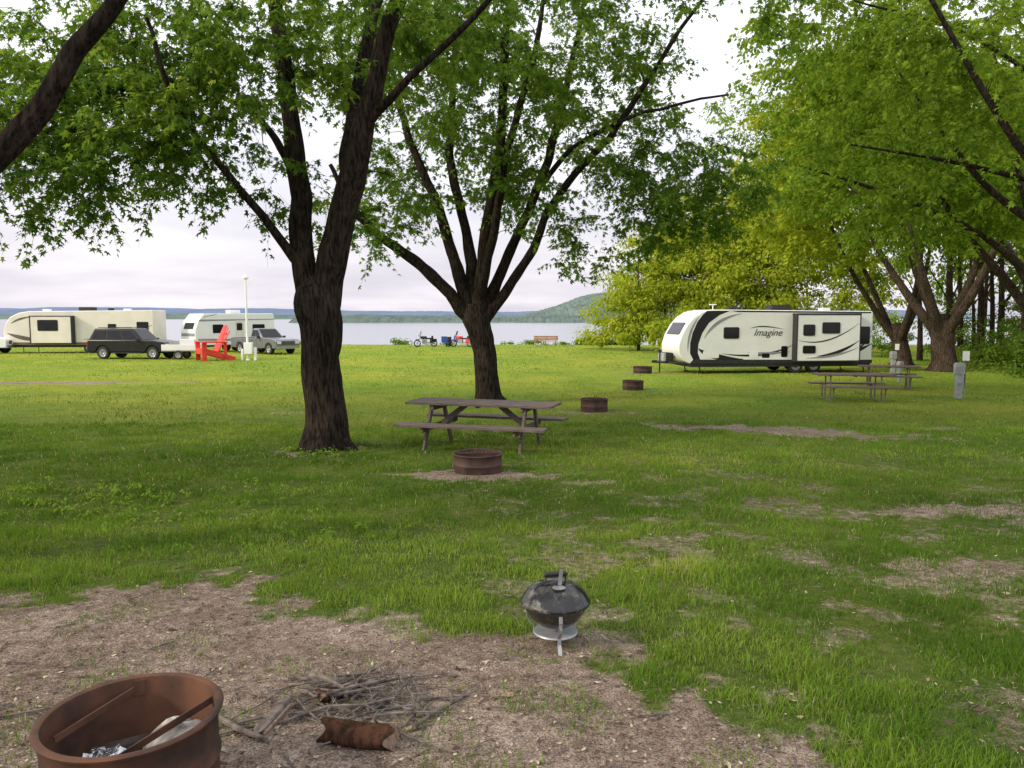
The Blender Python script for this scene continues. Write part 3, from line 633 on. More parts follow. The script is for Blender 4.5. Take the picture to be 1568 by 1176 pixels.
grill(.24, 4.12)

# ------------------------------------------------------------------ firewood
def on(x, y, z=0): return (x, y, gzf(x, y)+z)
rt = root('stick_pile', 0, 0, 0, 0); mb = MB()
R = random.Random(12)
for i in range(64):
    x = -.70+R.gauss(0, .18); y = 3.38+R.gauss(0, .13); a = R.gauss(.35, .85); l = .12+.36*R.random(); r = .003+.008*R.random()**2; z = .01+.085*R.random()*math.exp(-((x+.72)**2+(y-3.38)**2)*18)
    d = (math.cos(a)*l/2, math.sin(a)*l/2); t = R.uniform(-.03, .03); bd = R.uniform(-.03, .03)
    P = [on(x-d[0], y-d[1], max(.004, z-t*.5)), on(x-d[0]*.3-d[1]*bd*6, y-d[1]*.3+d[0]*bd*6, z+.006), on(x+d[0]*.4+R.uniform(-.01, .01), y+d[1]*.4+R.uniform(-.02, .02), z+.004), on(x+d[0], y+d[1], max(.004, z+t))]
    mb.tube(P, [r, r*.95, r*.8, r*.5], 6)
    if R.random() < .5: mb.tube([P[2], on(x+d[0]*.7-d[1]*.35, y+d[1]*.7+d[0]*.35, z+.03)], [r*.6, r*.3], 5)
mb.tube([on(-.48, 3.62, .012), on(-.43, 3.45, .03), on(-.42, 3.3, .02), on(-.47, 3.15, .01)], [.008, .01, .009, .006], 6)
mb.tube([on(-.6, 3.2, .02), on(-.4, 3.02, .02), on(-.22, 2.93, .01)], [.008, .006, .003], 6)
mb.tube([on(-.75, 3.5, .03), on(-.5, 3.65, .02), on(-.3, 3.72, .01)], [.007, .006, .003], 6)
mb.tube([on(-1.35, 3.25, .02), on(-1.15, 3.08, .025), on(-1.0, 3.0, .02)], [.012, .013, .01], 7)
mb.tube([on(-2.3, 3.2, .01), on(-2.0, 3.35, .015), on(-1.72, 3.45, .01)], [.006, .006, .003], 6)
for i in range(16):
    x = -.85+R.gauss(0, .3); y = 3.3+R.gauss(0, .22); mb.box(on(x, y, .010), (.03+.04*R.random(), .01+.015*R.random(), .008), 1, (R.uniform(-20, 20), R.uniform(-15, 15), R.uniform(0, 180)))
mb.obj('sticks', [M_stick, M_logend], rt)
def log(x, y, L, r, rz, half=False, z=0, tilt=0):
    rt = root('firewood_log', x, y, rz, gzf(x, y)+z); mb = MB(); n = 28; m = 9; vs = []; fs = []
    for i in range(m):
        for k in range(n):
            a = 2*math.pi*k/n; rr = r*(1+.12*math.sin(2*a+1)+.16*(float(vn(k*.9, i*.25, 4))-.5)+.05*math.sin(i*.9+a))
            zz = rr*math.sin(a); yy = rr*math.cos(a)
            if half: zz = max(zz, -r*.25); yy = max(yy, -r*.35)
            vs.append((-L/2+L*i/(m-1)+.02*math.sin(3*a+i)*(i in (0, m-1)), yy, zz+r*(.4 if half else .95)))
    fs = [(i*n+k, i*n+(k+1) % n, (i+1)*n+(k+1) % n, (i+1)*n+k) for i in range(m-1) for k in range(n)]
    mb.add(vs, fs, 0); mb.add(vs[:n], [tuple(range(n))], 1); mb.add(vs[-n:], [tuple(range(n))], 1)
    if half: mb.box((0, -r*.32, r*.42), (L*.94, .01, r*.9), 1, (18, 0, 0))
    o = mb.obj('log', [M_log if not half else M_stick, M_logend], rt); o.rotation_euler = (0, math.radians(tilt), 0)
log(-.63, 3.02, .29, .048, -12); log(-1.02, 3.17, .22, .042, 74, True, 0, -8)
log(-.8, 3.45, .2, .035, 30)

# ------------------------------------------------------------------ picnic tables
def picnic(x, y, rz, L=2.44, metal=False, mat=None):
    rt = root('picnic_table', x, y, rz); mat = mat or M_wood
    t = MB()
    for i in range(5): t.box((0, -.30+i*.15, .745+.002*((i*7) % 3)), (L+.01*((i*5) % 3), .14, .038))
    t.obj('table_top', mat, rt, .004)
    t = MB()
    for s in (-1, 1):
        for k in (0, 1): t.box((.0, s*(.60+.15*k), .44), (L+.02*k, .14, .038))
    t.obj('benches', mat, rt, .004)
    f = MB(); fx = L*.325
    for s in (-1, 1):
        X = s*fx
        if metal:
            for q in (-1, 1):
                f.tube([(X, q*.62, .0), (X, q*.62, .40)], .02, 8, 1); f.tube([(X, q*.3, .0), (X, q*.26, .72)], .02, 8, 1)
            f.tube([(X, -.75, .41), (X, .75, .41)], .02, 8, 1); f.tube([(X, -.32, .715), (X, .32, .715)], .02, 8, 1); f.tube([(X, -.62, .02), (X, .62, .02)], .018, 8, 1)
        else:
            for q in (-1, 1): f.beam((X, q*.60, .0), (X, q*.24, .725), .09, .038, 0, (0, 1, 0))
            f.beam((X-s*.04, -.76, .375), (X-s*.04, .76, .375), .038, .09, 0, (1, 0, 0)); f.beam((X-s*.04, -.34, .68), (X-s*.04, .34, .68), .038, .085, 0, (1, 0, 0))
            f.beam((X-s*.06, 0, .38), (X-s*.5, 0, .71), .038, .085, 0, (0, 1, 0))
    f.box((0, 0, .71), (.04, .66, .03))
    f.obj('frame', [mat, M_galv if not metal else M_pipe], rt, 0 if metal else .003)
M_pipe = pmat('brown_pipe', (.22, .17, .16), (.15, .11, .10), 9, .6, .2, .05)
picnic(-.47, 12.45, -17)
M_wood2 = pmat('brown_table', (.20, .13, .11), (.13, .09, .08), 9, .8, 0, .2, (.6, 8, 8))
picnic(9.7, 21.8, -8, 2.1, True, M_wood2); picnic(13.0, 26.5, -20, 1.9, True, M_wood2)

# ------------------------------------------------------------------ wheels and vehicles
def wheel(mb, x, y, r, w, side=-1, t=0, h=1):
    mb.lathe([(r*.62, -w/2), (r*.95, -w/2), (r, -w*.36), (r, w*.36), (r*.95, w/2), (r*.62, w/2)], 28, t, (x, y, r), 'y')
    o = y+side*w*.42
    mb.lathe([(.001, -side*.06), (r*.2, -side*.03), (r*.24, 0), (r*.3, -side*.03), (r*.55, -side*.01), (r*.64, side*.01), (r*.64, -side*.1)], 28, h, (x, o, r), 'y')
    for k in range(8):
        a = k*math.pi/4; mb.box((x+r*.42*math.cos(a), o+side*.004, r+r*.42*math.sin(a)), (r*.3, .02, r*.1), h, (0, -math.degrees(a), 0))
def quadpanel(mb, p00, p10, p11, p01, u0, u1, v0, v1, off, m=0):
    P = [Vector(p) for p in (p00, p10, p11, p01)]
    def f(u, v): return (P[0]*(1-u)+P[1]*u)*(1-v)+(P[3]*(1-u)+P[2]*u)*v
    n = (P[1]-P[0]).cross(P[3]-P[0]).normalized()*off
    q = [f(u0, v0)+n, f(u1, v0)+n, f(u1, v1)+n, f(u0, v1)+n]; q2 = [v-n*2.5 for v in q]
    mb.add(q+q2, [(0, 1, 2, 3), (0, 4, 5, 1), (1, 5, 6, 2), (2, 6, 7, 3), (3, 7, 4, 0)], m)
def arches(xs, r, zb):
    out = []
    for x in sorted(xs, reverse=True):
        for k in range(0, 11):
            a = math.pi*k/10; out.append((x+r*math.cos(a), max(zb, r*.86+r*math.sin(a)*1.0-.02)))
    return out
def car(name, x, y, rz, kind, paint):
    rt = root(name, x, y, rz); L = 5.4 if kind == 'suv' else 5.7; W = 2.0; h = L/2; wx = (-h*.60, h*.66); r = .41; zb = .44
    body = [(-h, .55), (-h, .95), (-h+.03, 1.10)]
    if kind == 'suv': body += [(-h+.06, 1.22), (h*.36, 1.22), (h*.70, 1.18), (h-.15, 1.08), (h, .9), (h, .5), (h-.1, zb)]
    else: body += [(-h+.02, 1.15), (-.35, 1.15), (h*.36, 1.2), (h*.72, 1.16), (h-.14, 1.08), (h, .95), (h, .5), (h-.1, zb)]
    body += arches(wx, .47, zb)+[(-h+.1, zb)]
    mb = MB(); mb.prism(body, -W/2, W/2); mb.obj('body', paint, rt, .06, 3)
    gb = dict(suv=(-h+.06, h*.40, -h+.42, h*.12), pickup=(-.42, h*.38, -.25, h*.10))[kind]
    xb0, xb1, xt0, xt1 = gb; zb_, zt = 1.16, 1.93 if kind == 'suv' else 1.86; wb, wt = W/2-.06, W/2-.22
    c = MB(); vs = [(xb0, -wb, zb_), (xb1, -wb, zb_), (xb1, wb, zb_), (xb0, wb, zb_), (xt0, -wt, zt), (xt1, -wt, zt), (xt1, wt, zt), (xt0, wt, zt)]
    c.add(vs, [(0, 1, 2, 3), (4, 5, 6, 7), (0, 1, 5, 4), (1, 2, 6, 5), (2, 3, 7, 6), (3, 0, 4, 7)]); c.obj('cab', paint, rt, .07, 3)
    g = MB(); q = lambda a, b, d, e: [vs[i] for i in (a, b, d, e)]
    cuts = [(.06, .32), (.36, .64), (.67, .93)] if kind == 'suv' else [(.06, .46), (.5, .93)]
    for a, b in cuts:
        quadpanel(g, *q(0, 1, 5, 4), a, b, .16, .82, .012); quadpanel(g, *q(2, 3, 7, 6), 1-b, 1-a, .16, .82, .012)
    quadpanel(g, *q(1, 2, 6, 5), .07, .93, .08, .9, .012); quadpanel(g, *q(3, 0, 4, 7), .08, .92, .14, .86, .012); g.obj('windows', M_glass, rt)
    w = MB()
    for xx in wx:
        for s in (-1, 1): wheel(w, xx, s*(W/2-.14), r, .26, s)
    w.obj('wheels', [M_rubber, M_alu], rt)
    d = MB()
    d.box((h+.0, 0, .52), (.14, W-.1, .2), 0 if kind != 'suv' else 1); d.box((-h, 0, .55), (.14, W-.1, .18), 0 if kind != 'suv' else 1); d.box((h-.02, 0, .84), (.07, 1.1, .26), 1)
    for z in (.76, .84, .92): d.box((h+.02, 0, z), (.03, 1.08, .02), 0)
    for s in (-1, 1):
        d.box((h-.03, s*.76, .88), (.1, .34, .2), 2); d.box((-h+.02, s*.9, .95), (.08, .16, .3), 3)
        d.box((xb1-.25, s*(W/2+.1), 1.22), (.12, .2, .18), 1); d.box((.1, s*(W/2-.02), .4), (2.1, .12, .06), 1)
        for hx in (-.1, .9): d.box((hx, s*(W/2+.006), 1.0), (.16, .02, .03), 1)
        for sx in (-.45, .42, 1.15): d.box((sx, s*(W/2+.001), .8), (.012, .004, .6), 1)
    if kind == 'suv':
        for s in (-1, 1): d.tube([(-h+.6, s*.66, 1.99), (h*.08, s*.66, 1.99)], .02, 6, 1)
    d.obj('trim', [M_alu, M_mblack, M_lamp_w, M_lamp_r], rt)
    b = MB()
    if kind == 'pickup': b.box((-h/2-.22, 0, 1.14), (h-.55, W-.25, .05), 0)
    b.box((.1, 0, .5), (L*.8, 1.2, .25), 0); b.obj('underbody', M_mblack, rt)
    return rt
car('suv', -24.2, 49.5, -8, 'suv', M_black)
car('pickup_truck', -18.3, 57.0, -38, 'pickup', M_silver)
car('pickup_truck', -39.9, 56.8, 8, 'pickup', M_white)

def poly_y(mb, P, y, m=0, t=.004):
    mb.prism(P, y-t, y, m)
def sw(p0, p1, p2, w, n=14, w0=.1):
    a = []; b = []
    for i in range(n+1):
        t = i/n; x = (1-t)**2*p0[0]+2*t*(1-t)*p1[0]+t*t*p2[0]; z = (1-t)**2*p0[1]+2*t*(1-t)*p1[1]+t*t*p2[1]
        dx = 2*(1-t)*(p1[0]-p0[0])+2*t*(p2[0]-p1[0]); dz = 2*(1-t)*(p1[1]-p0[1])+2*t*(p2[1]-p1[1]); l = math.hypot(dx, dz)
        ww = w*(w0+(1-w0)*math.sin(math.pi*min(1, t*1.02+.0)))/2; a.append((x-dz/l*ww, z+dx/l*ww)); b.append((x+dz/l*ww, z-dx/l*ww))
    return a+b[::-1]
def rrect(x0, x1, z0, z1, r=.06):
    P = []
    for cx, cz, a0 in ((x1-r, z1-r, 0), (x0+r, z1-r, 90), (x0+r, z0+r, 180), (x1-r, z0+r, 270)):
        for k in range(4): a = math.radians(a0+30*k); P.append((cx+r*math.cos(a), cz+r*math.sin(a)))
    return P
def window(mb, y, x0, x1, z0, z1, s=-1):
    mb.prism(rrect(x0-.03, x1+.03, z0-.03, z1+.03, .07), min(y, y+s*.02), max(y, y+s*.02), 0); mb.prism(rrect(x0, x1, z0, z1), min(y, y+s*.028), max(y, y+s*.028), 1)

def trailer_white(x, y, rz):
    rt = root('travel_trailer', x, y, rz); W = 2.44; f = -W/2
    prof = [(-4.12, .48), (-4.42, .62), (-4.62, .95), (-4.63, 1.3), (-4.5, 1.75), (-4.25, 2.2), (-3.95, 2.55), (-3.55, 2.8), (-3.1, 2.9), (4.55, 2.84), (4.62, 2.78), (4.62, .45)]
    b = MB(); b.prism(prof, f, -f); b.obj('body', M_white, rt, .05, 3)
    s = MB(); s.box((.25, 0, .42), (8.6, W-.06, .22)); s.prism([(-3.95, .66), (-4.1, .47), (4.63, .44), (4.63, .60)], f-.006, -f+.006)
    s.box((-3.9, 0, .45), (.3, .12, .1)); s.obj('skirt', M_mblack, rt)
    g = MB()
    poly_y(g, [(-3.35, 2.84), (-2.25, 2.85), (-2.75, 2.66), (-3.25, 2.3), (-3.55, 1.85), (-3.72, 1.35), (-3.74, .95), (-3.62, .66), (-3.95, .66), (-4.1, .95), (-4.1, 1.4), (-4.0, 1.85), (-3.78, 2.35), (-3.55, 2.65)], f-.002)
    poly_y(g, sw((-3.7, 1.15), (-3.3, .72), (-1.6, .66), .26), f-.003)
    poly_y(g, sw((-2.6, .92), (-.6, .62), (.75, 1.3), .10), f-.004)
    poly_y(g, sw((2.4, .72), (3.5, .75), (4.6, 1.35), .22), f-.003)
    poly_y(g, sw((3.0, .62), (3.9, .9), (4.6, 1.75), .10), f-.004)
    poly_y(g, sw((-1.3, 2.05), (-.8, 2.25), (.35, 2.0), .05), f-.004)
    poly_y(g, [(-2.3, 2.86), (4.5, 2.80), (4.5, 2.74), (-1.9, 2.79)], f-.002)
    g.obj('black_graphics', M_black, rt, smooth=False)
    g = MB(); poly_y(g, sw((-3.45, 1.6), (-3.0, 2.5), (-1.7, 2.72), .14), f-.003); poly_y(g, sw((-1.4, .98), (-.5, .85), (.6, 1.0), .12), f-.005); poly_y(g, sw((1.2, .95), (3.2, .85), (4.58, 1.95), .12), f-.0065); poly_y(g, sw((-4.2, 1.0), (-4.25, 1.9), (-3.7, 2.6), .1), f-.003)
    g.obj('grey_graphics', M_grey, rt, smooth=False)
    w = MB(); window(w, f, -2.52, -1.85, 1.62, 2.08); window(w, f, 4.0, 4.45, 1.35, 2.1); w.prism(rrect(-1.32, -.9, .72, 1.0), f-.012, f, 2); w.prism(rrect(-.72, -.35, .72, .92), f-.012, f, 1); w.prism(rrect(-3.5, -2.75, .72, 1.05), f-.01, f, 2)
    w.prism(rrect(.2, .5, .75, 1.25), f-.012, f, 1)
    w.obj('windows', [M_mblack, M_glass, M_white], rt)
    s = MB(); s.box((2.25, f-.2, 1.62), (3.05, .42, 2.08)); s.obj('slide_out', M_white, rt, .03)
    k = MB(); y2 = f-.41
    for xx in (.74, 3.76): k.box((xx, f-.205, 1.62), (.05, .43, 2.14), 0)
    k.box((2.25, f-.2, 2.70), (3.1, .46, .06), 0); k.box((2.25, f-.21, .57), (3.05, .44, .05), 0)
    window(k, y2, 1.05, 1.55, 1.75, 2.2); window(k, y2, 1.95, 2.75, 1.85, 2.3); window(k, y2, 1.05, 1.6, .95, 1.25)
    k.obj('slide_trim', [M_mblack, M_glass], rt)
    q = MB(); poly_y(q, sw((1.7, .80), (2.8, .85), (3.72, 1.5), .14), y2-.001); poly_y(q, sw((.8, 1.52), (2.2, 1.15), (3.7, 2.3), .06), y2-.002); q.obj('slide_graphics', M_black, rt, smooth=False)
    q = MB(); poly_y(q, sw((1.2, .72), (2.6, .70), (3.72, 1.2), .10), y2-.003); q.obj('slide_stripe', M_grey, rt, smooth=False)
    c = MB(); c.box((-4.36, 0, 2.05), (.02, 1.7, .62), 0, (0, 31, 0)); c.obj('front_window', M_glass, rt, .02)
    w = MB()
    for xx in (.95, 1.82):
        for s_ in (-1, 1): wheel(w, xx, s_*(W/2-.16), .36, .22, s_)
    w.obj('wheels', [M_rubber, M_alu], rt)
    u = MB(); u.tube([(-3.9, -.9, .46), (-5.3, 0, .5)], .05, 6); u.tube([(-3.9, .9, .46), (-5.3, 0, .5)], .05, 6); u.box((-5.35, 0, .52), (.25, .1, .12))
    u.tube([(-5.1, 0, .0), (-5.1, 0, 1.0)], .035, 8); u.box((-5.1, 0, 1.0), (.12, .12, .14))
    for xx in (-3.6, 4.3):
        for yy in (-1, 1): u.tube([(xx, yy, .4), (xx+.1, yy, .02)], .03, 6); u.box((xx+.1, yy, .02), (.22, .2, .03))
    u.box((-4.75, 0, .72), (.35, .75, .42)); u.obj('hitch', M_mblack, rt, .01)
    p = MB()
    for yy in (-.2, .2): p.lathe([(.001, .4), (.15, .38), (.16, .3), (.16, .05), (.12, 0)], 16, 0, (-4.95, yy, .52))
    p.obj('propane_tanks', M_galv, rt)
    a = MB(); a.box((.55, 0, 3.0), (.95, .75, .26)); a.box((-1.6, .3, 2.96), (.4, .4, .14)); a.obj('roof_unit', M_mblack, rt, .05)
    a = MB(); a.box((3.0, .2, 2.93), (.4, .4, .14)); a.tube([(-2.6, 0, 2.85), (-2.6, 0, 3.12)], .03, 6); a.box((-2.6, 0, 3.14), (.35, .08, .05)); a.obj('roof_vents', M_white, rt, .02)
    tx = bpy.data.curves.new('lettering', 'FONT'); tx.body = 'Imagine'; tx.size = .44; tx.shear = .4; tx.extrude = .003; tx.materials.append(M_black)
    o = link(bpy.data.objects.new('lettering', tx), rt); o.location = (-1.15, f-.006, 1.72); o.rotation_euler = (math.radians(90), 0, 0)
trailer_white(11.9, 36.2, 7)

def trailer_cream(x, y, rz):
    rt = root('travel_trailer', x, y, rz); W = 2.44; f = -W/2
    prof = [(-4.9, .62), (-5.35, .95), (-5.5, 1.5), (-5.3, 2.2), (-4.95, 2.7), (-4.3, 3.0), (-3.6, 3.12), (5.4, 3.2), (5.4, .62)]
    b = MB(); b.prism(prof, f, -f); b.obj('body', M_cream, rt, .06, 3)
    g = MB(); poly_y(g, sw((-5.2, 1.5), (-4.2, 1.05), (-2.6, .95), .3), f-.002); poly_y(g, sw((.2, 1.05), (3.2, 1.0), (5.3, 2.1), .18), f-.002); poly_y(g, [(-4.9, .64), (5.4, .64), (5.4, .82), (-4.8, .82)], f-.002); poly_y(g, sw((-4.9, 2.2), (-4.4, 2.6), (-3.2, 2.75), .15), f-.003); g.obj('stripes', M_brown, rt, smooth=False)
    w = MB(); window(w, f, 2.1, 2.65, 1.75, 2.15); window(w, f, 4.2, 5.0, 1.7, 2.3); w.obj('windows', [M_mblack, M_glass], rt)
    s = MB(); s.box((-1.8, f-.25, 1.75), (2.9, .5, 1.95)); s.obj('slide_out', M_cream, rt, .03)
    k = MB(); window(k, f-.5, -2.7, -1.3, 1.7, 2.45); k.box((-.32, f-.25, 1.75), (.07, .54, 2.05), 0); k.box((-3.28, f-.25, 1.75), (.05, .54, 2.0), 0); k.box((-1.8, f-.25, 2.76), (3.0, .56, .05), 0); k.obj('slide_trim', [M_mblack, M_glass], rt)
    w = MB()
    for xx in (.6, 1.5):
        for s_ in (-1, 1): wheel(w, xx, s_*(W/2-.16), .37, .22, s_)
    w.obj('wheels', [M_rubber, M_alu], rt)
    u = MB(); u.box((0, 0, .55), (9.4, 2.2, .2)); u.tube([(-4.7, -.8, .5), (-6.1, 0, .5)], .05, 6); u.tube([(-4.7, .8, .5), (-6.1, 0, .5)], .05, 6); u.box((-5.8, 0, .75), (.3, .7, .4))
    for xx in (-4.2, 4.9):
        for yy in (-1, 1): u.tube([(xx, yy, .5), (xx, yy, .02)], .03, 6)
    u.obj('chassis', M_mblack, rt)
    a = MB(); a.box((.1, 0, 3.3), (1.0, .8, .28), 0); a.box((-3, .2, 3.2), (.5, .4, .16), 1); a.box((3, .1, 3.24), (.5, .4, .16), 1); a.box((2.0, -.4, 3.26), (.35, .35, .2), 0); a.obj('roof_unit', [M_mblack, M_white], rt, .04)
trailer_cream(-32.2, 58.5, 3)

def trailer_small(x, y, rz):
    rt = root('travel_trailer', x, y, rz); W = 2.4; f = -W/2; h = 3.3
    prof = [(-h+.35, .55), (-h, .9), (-h, 1.7), (-h+.25, 2.4), (-h+.7, 2.95), (h-.1, 3.0), (h, 2.8), (h, .55)]
    b = MB(); b.prism(prof, f, -f); b.obj('body', M_white, rt, .05, 3)
    w = MB()
    window(w, f, -1.9, -1.1, 1.5, 2.1); window(w, f, 1.4, 2.4, 1.5, 2.1); w.prism(rrect(-.1, .6, .62, 2.45), f-.02, f, 2); window(w, f-.02, .05, .45, 1.7, 2.2); w.box((-h+.11, 0, 2.02), (.04, 1.5, .5), 1, (0, 20, 0)); w.obj('windows', [M_mblack, M_glass, M_cream], rt)
    g = MB(); poly_y(g, [(-h, .92), (h, .78), (h, .98), (-h, 1.06)], f-.002); poly_y(g, [(-h+.3, 2.36), (h, 2.5), (h, 2.56), (-h+.35, 2.5)], f-.002); g.box((-h-.002, 0, 1.35), (.008, 2.2, .22)); g.obj('stripes', M_grey, rt, smooth=False)
    w = MB()
    for s_ in (-1, 1): wheel(w, .3, s_*(W/2-.16), .35, .22, s_); wheel(w, 1.1, s_*(W/2-.16), .35, .22, s_)
    w.obj('wheels', [M_rubber, M_alu], rt)
    u = MB(); u.box((0, 0, .5), (6.2, 2.1, .16)); u.tube([(-h+.3, -.8, .5), (-h-1.1, 0, .5)], .05, 6); u.tube([(-h+.3, .8, .5), (-h-1.1, 0, .5)], .05, 6); u.box((-h-.45, 0, .75), (.3, .6, .4)); u.tube([(-h-1.0, 0, .02), (-h-1.0, 0, .9)], .03, 6)
    u.tube([(-2.6, f-.05, 2.7), (-2.6, f-2.0, 2.9)], .02, 6); u.obj('chassis', M_mblack, rt)
    a = MB(); a.box((.4, 0, 3.12), (.9, .7, .25)); a.obj('roof_unit', M_white, rt, .04)
trailer_small(-22.4, 61.0, 48)

rt = root('utility_trailer', -20.9, 48.8, 5); mb = MB()
mb.box((0, 0, .55), (2.1, 1.3, .06), 0)
for s in (-1, 1): mb.box((0, s*.66, .75), (2.1, .03, .36), 0)
for s in (-1, 1): mb.box((s*1.05, 0, .75), (.03, 1.3, .36), 0)
mb.beam((-1.0, -.5, .5), (-1.9, 0, .45), .06, .06, 1); mb.beam((-1.0, .5, .5), (-1.9, 0, .45), .06, .06, 1)
for s in (-1, 1): wheel(mb, 0, s*.8, .28, .16, s, 2, 1)
mb.box((.45, -.1, 1.0), (.9, .8, .5), 0); mb.box((-.45, .1, .95), (.6, .6, .4), 1)
mb.obj('trailer_bed', [M_white, M_galv, M_rubber], rt, .01)

rt = root('adirondack_chair', -18.2, 47.2, -142, s=1.0); mb = MB(); K = 2.0
def kk(*v): return tuple(K*a for a in v)
for i in range(6): mb.box(kk(.0+.09*i, 0, .36-.018*(5-i)), (K*.086, K*.60, K*.025), 0, (0, -8, 0))
for i in range(7):
    a = (i-3)*.09; top = 1.08-.02*(i-3)**2
    mb.beam(kk(-.0, a*.85, .27), kk(-.34, a*1.3, top), K*.098, K*.02, 0, (0, 1, 0))
mb.beam(kk(-.2, -.32, .55), kk(-.2, .32, .55), K*.06, K*.03, 0, (0, 0, 1)); mb.beam(kk(-.3, -.3, .8), kk(-.3, .3, .8), K*.05, K*.025, 0, (0, 0, 1))
for s in (-1, 1):
    mb.box(kk(.12, s*.36, .56), (K*.74, K*.17, K*.035)); mb.beam(kk(.42, s*.33, 0), kk(.42, s*.33, .55), K*.14, K*.035, 0, (1, 0, 0))
    mb.beam(kk(.46, s*.30, .32), kk(-.5, s*.30, .02), K*.16, K*.03, 0, (0, 0, 1)); mb.beam(kk(-.2, s*.33, .1), kk(-.2, s*.33, .55), K*.1, K*.025, 0, (1, 0, 0))
mb.box(kk(.47, 0, .28), (K*.03, K*.62, K*.16))
mb.obj('slats_and_frame', M_red, rt, .01)

rt = root('light_pole', -16.15, 47, 0); mb = MB()
mb.tube([(0, 0, 0), (0, 0, 3), (0, 0, 4.9)], [.075, .065, .05], 14); mb.box((0, 0, 4.6), (.5, .05, .05)); mb.lathe([(.02, 0), (.16, .05), (.18, .12), (.1, .25), (.02, .3)], 16, 0, (0, 0, 4.9)); mb.lathe([(.14, 0), (.14, .04), (.08, .08)], 16)
mb.obj('pole', M_white, rt); mb = MB(); mb.box((.12, -.2, .75), (.5, .25, .7)); mb.box((.5, -.1, .4), (.16, .16, .8)); mb.box((-.3, -.1, .35), (.12, .12, .7)); mb.obj('service_box', M_white, rt, .02)

def bench(x, y, rz):
    rt = root('park_bench', x, y, rz); mb = MB()
    for i in range(3): mb.box((0, -.15+.15*i, .45), (2.3, .13, .04))
    for i in range(3): mb.box((0, .27+.02*i, .6+.15*i), (2.3, .03, .12), 0, (-8, 0, 0))
    for s in (-.95, 0, .95): mb.box((s, -.15, .22), (.09, .09, .44)); mb.beam((s, .22, 0), (s, .34, .98), .08, .05, 0, (0, 1, 0)); mb.box((s, .03, .41), (.07, .44, .05))
    mb.obj('seat_and_back', M_wood_o, rt, .006)
bench(3.2, 73, 180)

def moto(x, y, rz, paint):
    rt = root('motorcycle', x, y, rz); mb = MB()
    for xx in (-.78, .78):
        mb.lathe([(.24, -.06), (.31, -.06), (.33, 0), (.31, .06), (.24, .06), (.24, -.06)], 24, 1, (xx, 0, .33), 'y'); mb.lathe([(.001, -.05), (.07, -.05), (.07, .05), (.001, .05)], 12, 2, (xx, 0, .33), 'y')
        for k in range(8): a = k*math.pi/4; mb.tube([(xx, 0, .33), (xx+.25*math.cos(a), 0, .33+.25*math.sin(a))], .008, 4, 2)
    mb.tube([(.78, 0, .33), (.6, 0, .75), (.48, 0, 1.05)], .03, 8, 2); mb.tube([(.48, -.38, 1.12), (.5, 0, 1.05), (.48, .38, 1.12)], .02, 6, 2)
    mb.tube([(.5, 0, .95), (.2, 0, .5), (-.3, 0, .42), (-.78, 0, .36)], .035, 8, 0)
    mb.lathe([(.001, -.35), (.1, -.3), (.16, 0), (.12, .25), (.001, .32)], 14, 0, (.18, .0, .85), 'y'); mb.box((.2, 0, .86), (.55, .3, .22), 0); mb.box((-.35, 0, .76), (.7, .3, .13), 1); mb.box((-.62, 0, .88), (.12, .28, .25), 1)
    mb.box((.12, 0, .5), (.42, .32, .35), 2); mb.box((.74, 0, .68), (.42, .13, .05), 0); mb.box((-.8, 0, .7), (.45, .15, .05), 0)
    for s in (-1, 1): mb.box((-.72, s*.25, .58), (.5, .16, .3), 0); mb.tube([(.2, s*.2, .3), (-.9, s*.22, .28)], .045, 8, 2)
    mb.add([(.52, -.25, 1.1), (.52, .25, 1.1), (.4, .2, 1.45), (.4, -.2, 1.45)], [(0, 1, 2, 3)], 3); mb.lathe([(.001, .06), (.08, .04), (.09, 0), (.001, -.02)], 12, 3, (.62, 0, 1.0)); mb.tube([(0, 0, .35), (.05, .3, .0)], .015, 5, 2)
    mb.obj('frame_and_wheels', [paint, M_rubber, M_galv, M_glass], rt, .01)
moto(-7.9, 70.5, 200, M_black); moto(-4.6, 70.5, 165, M_red)
def campchair(x, y, rz):
    rt = root('camp_chair', x, y, rz); mb = MB(); mb.box((0, 0, .42), (.5, .48, .03), 0); mb.box((0, .24, .7), (.5, .03, .55), 0, (-12, 0, 0))
    for a in (-1, 1):
        mb.tube([(a*.27, -.25, 0), (a*.27, .2, .45)], .012, 5, 1); mb.tube([(a*.27, .25, 0), (a*.27, -.22, .45)], .012, 5, 1); mb.tube([(a*.27, .25, .4), (a*.27, .3, .98)], .012, 5, 1); mb.box((a*.28, 0, .62), (.07, .45, .02), 0)
    mb.obj('chair_seat', [M_blue, M_galv], rt)
campchair(-6.1, 70, 20); campchair(-5.3, 71, -30)
rt = root('trash_barrel', -5.9, 71.5, 0); mb = MB(); mb.lathe([(.001, 0), (.27, 0), (.28, .28), (.29, .3), (.28, .32), (.28, .6), (.29, .62), (.28, .64), (.28, .9), (.26, .9), (.26, .8), (.001, .8)], 20); mb.obj('barrel', M_mblack, rt)

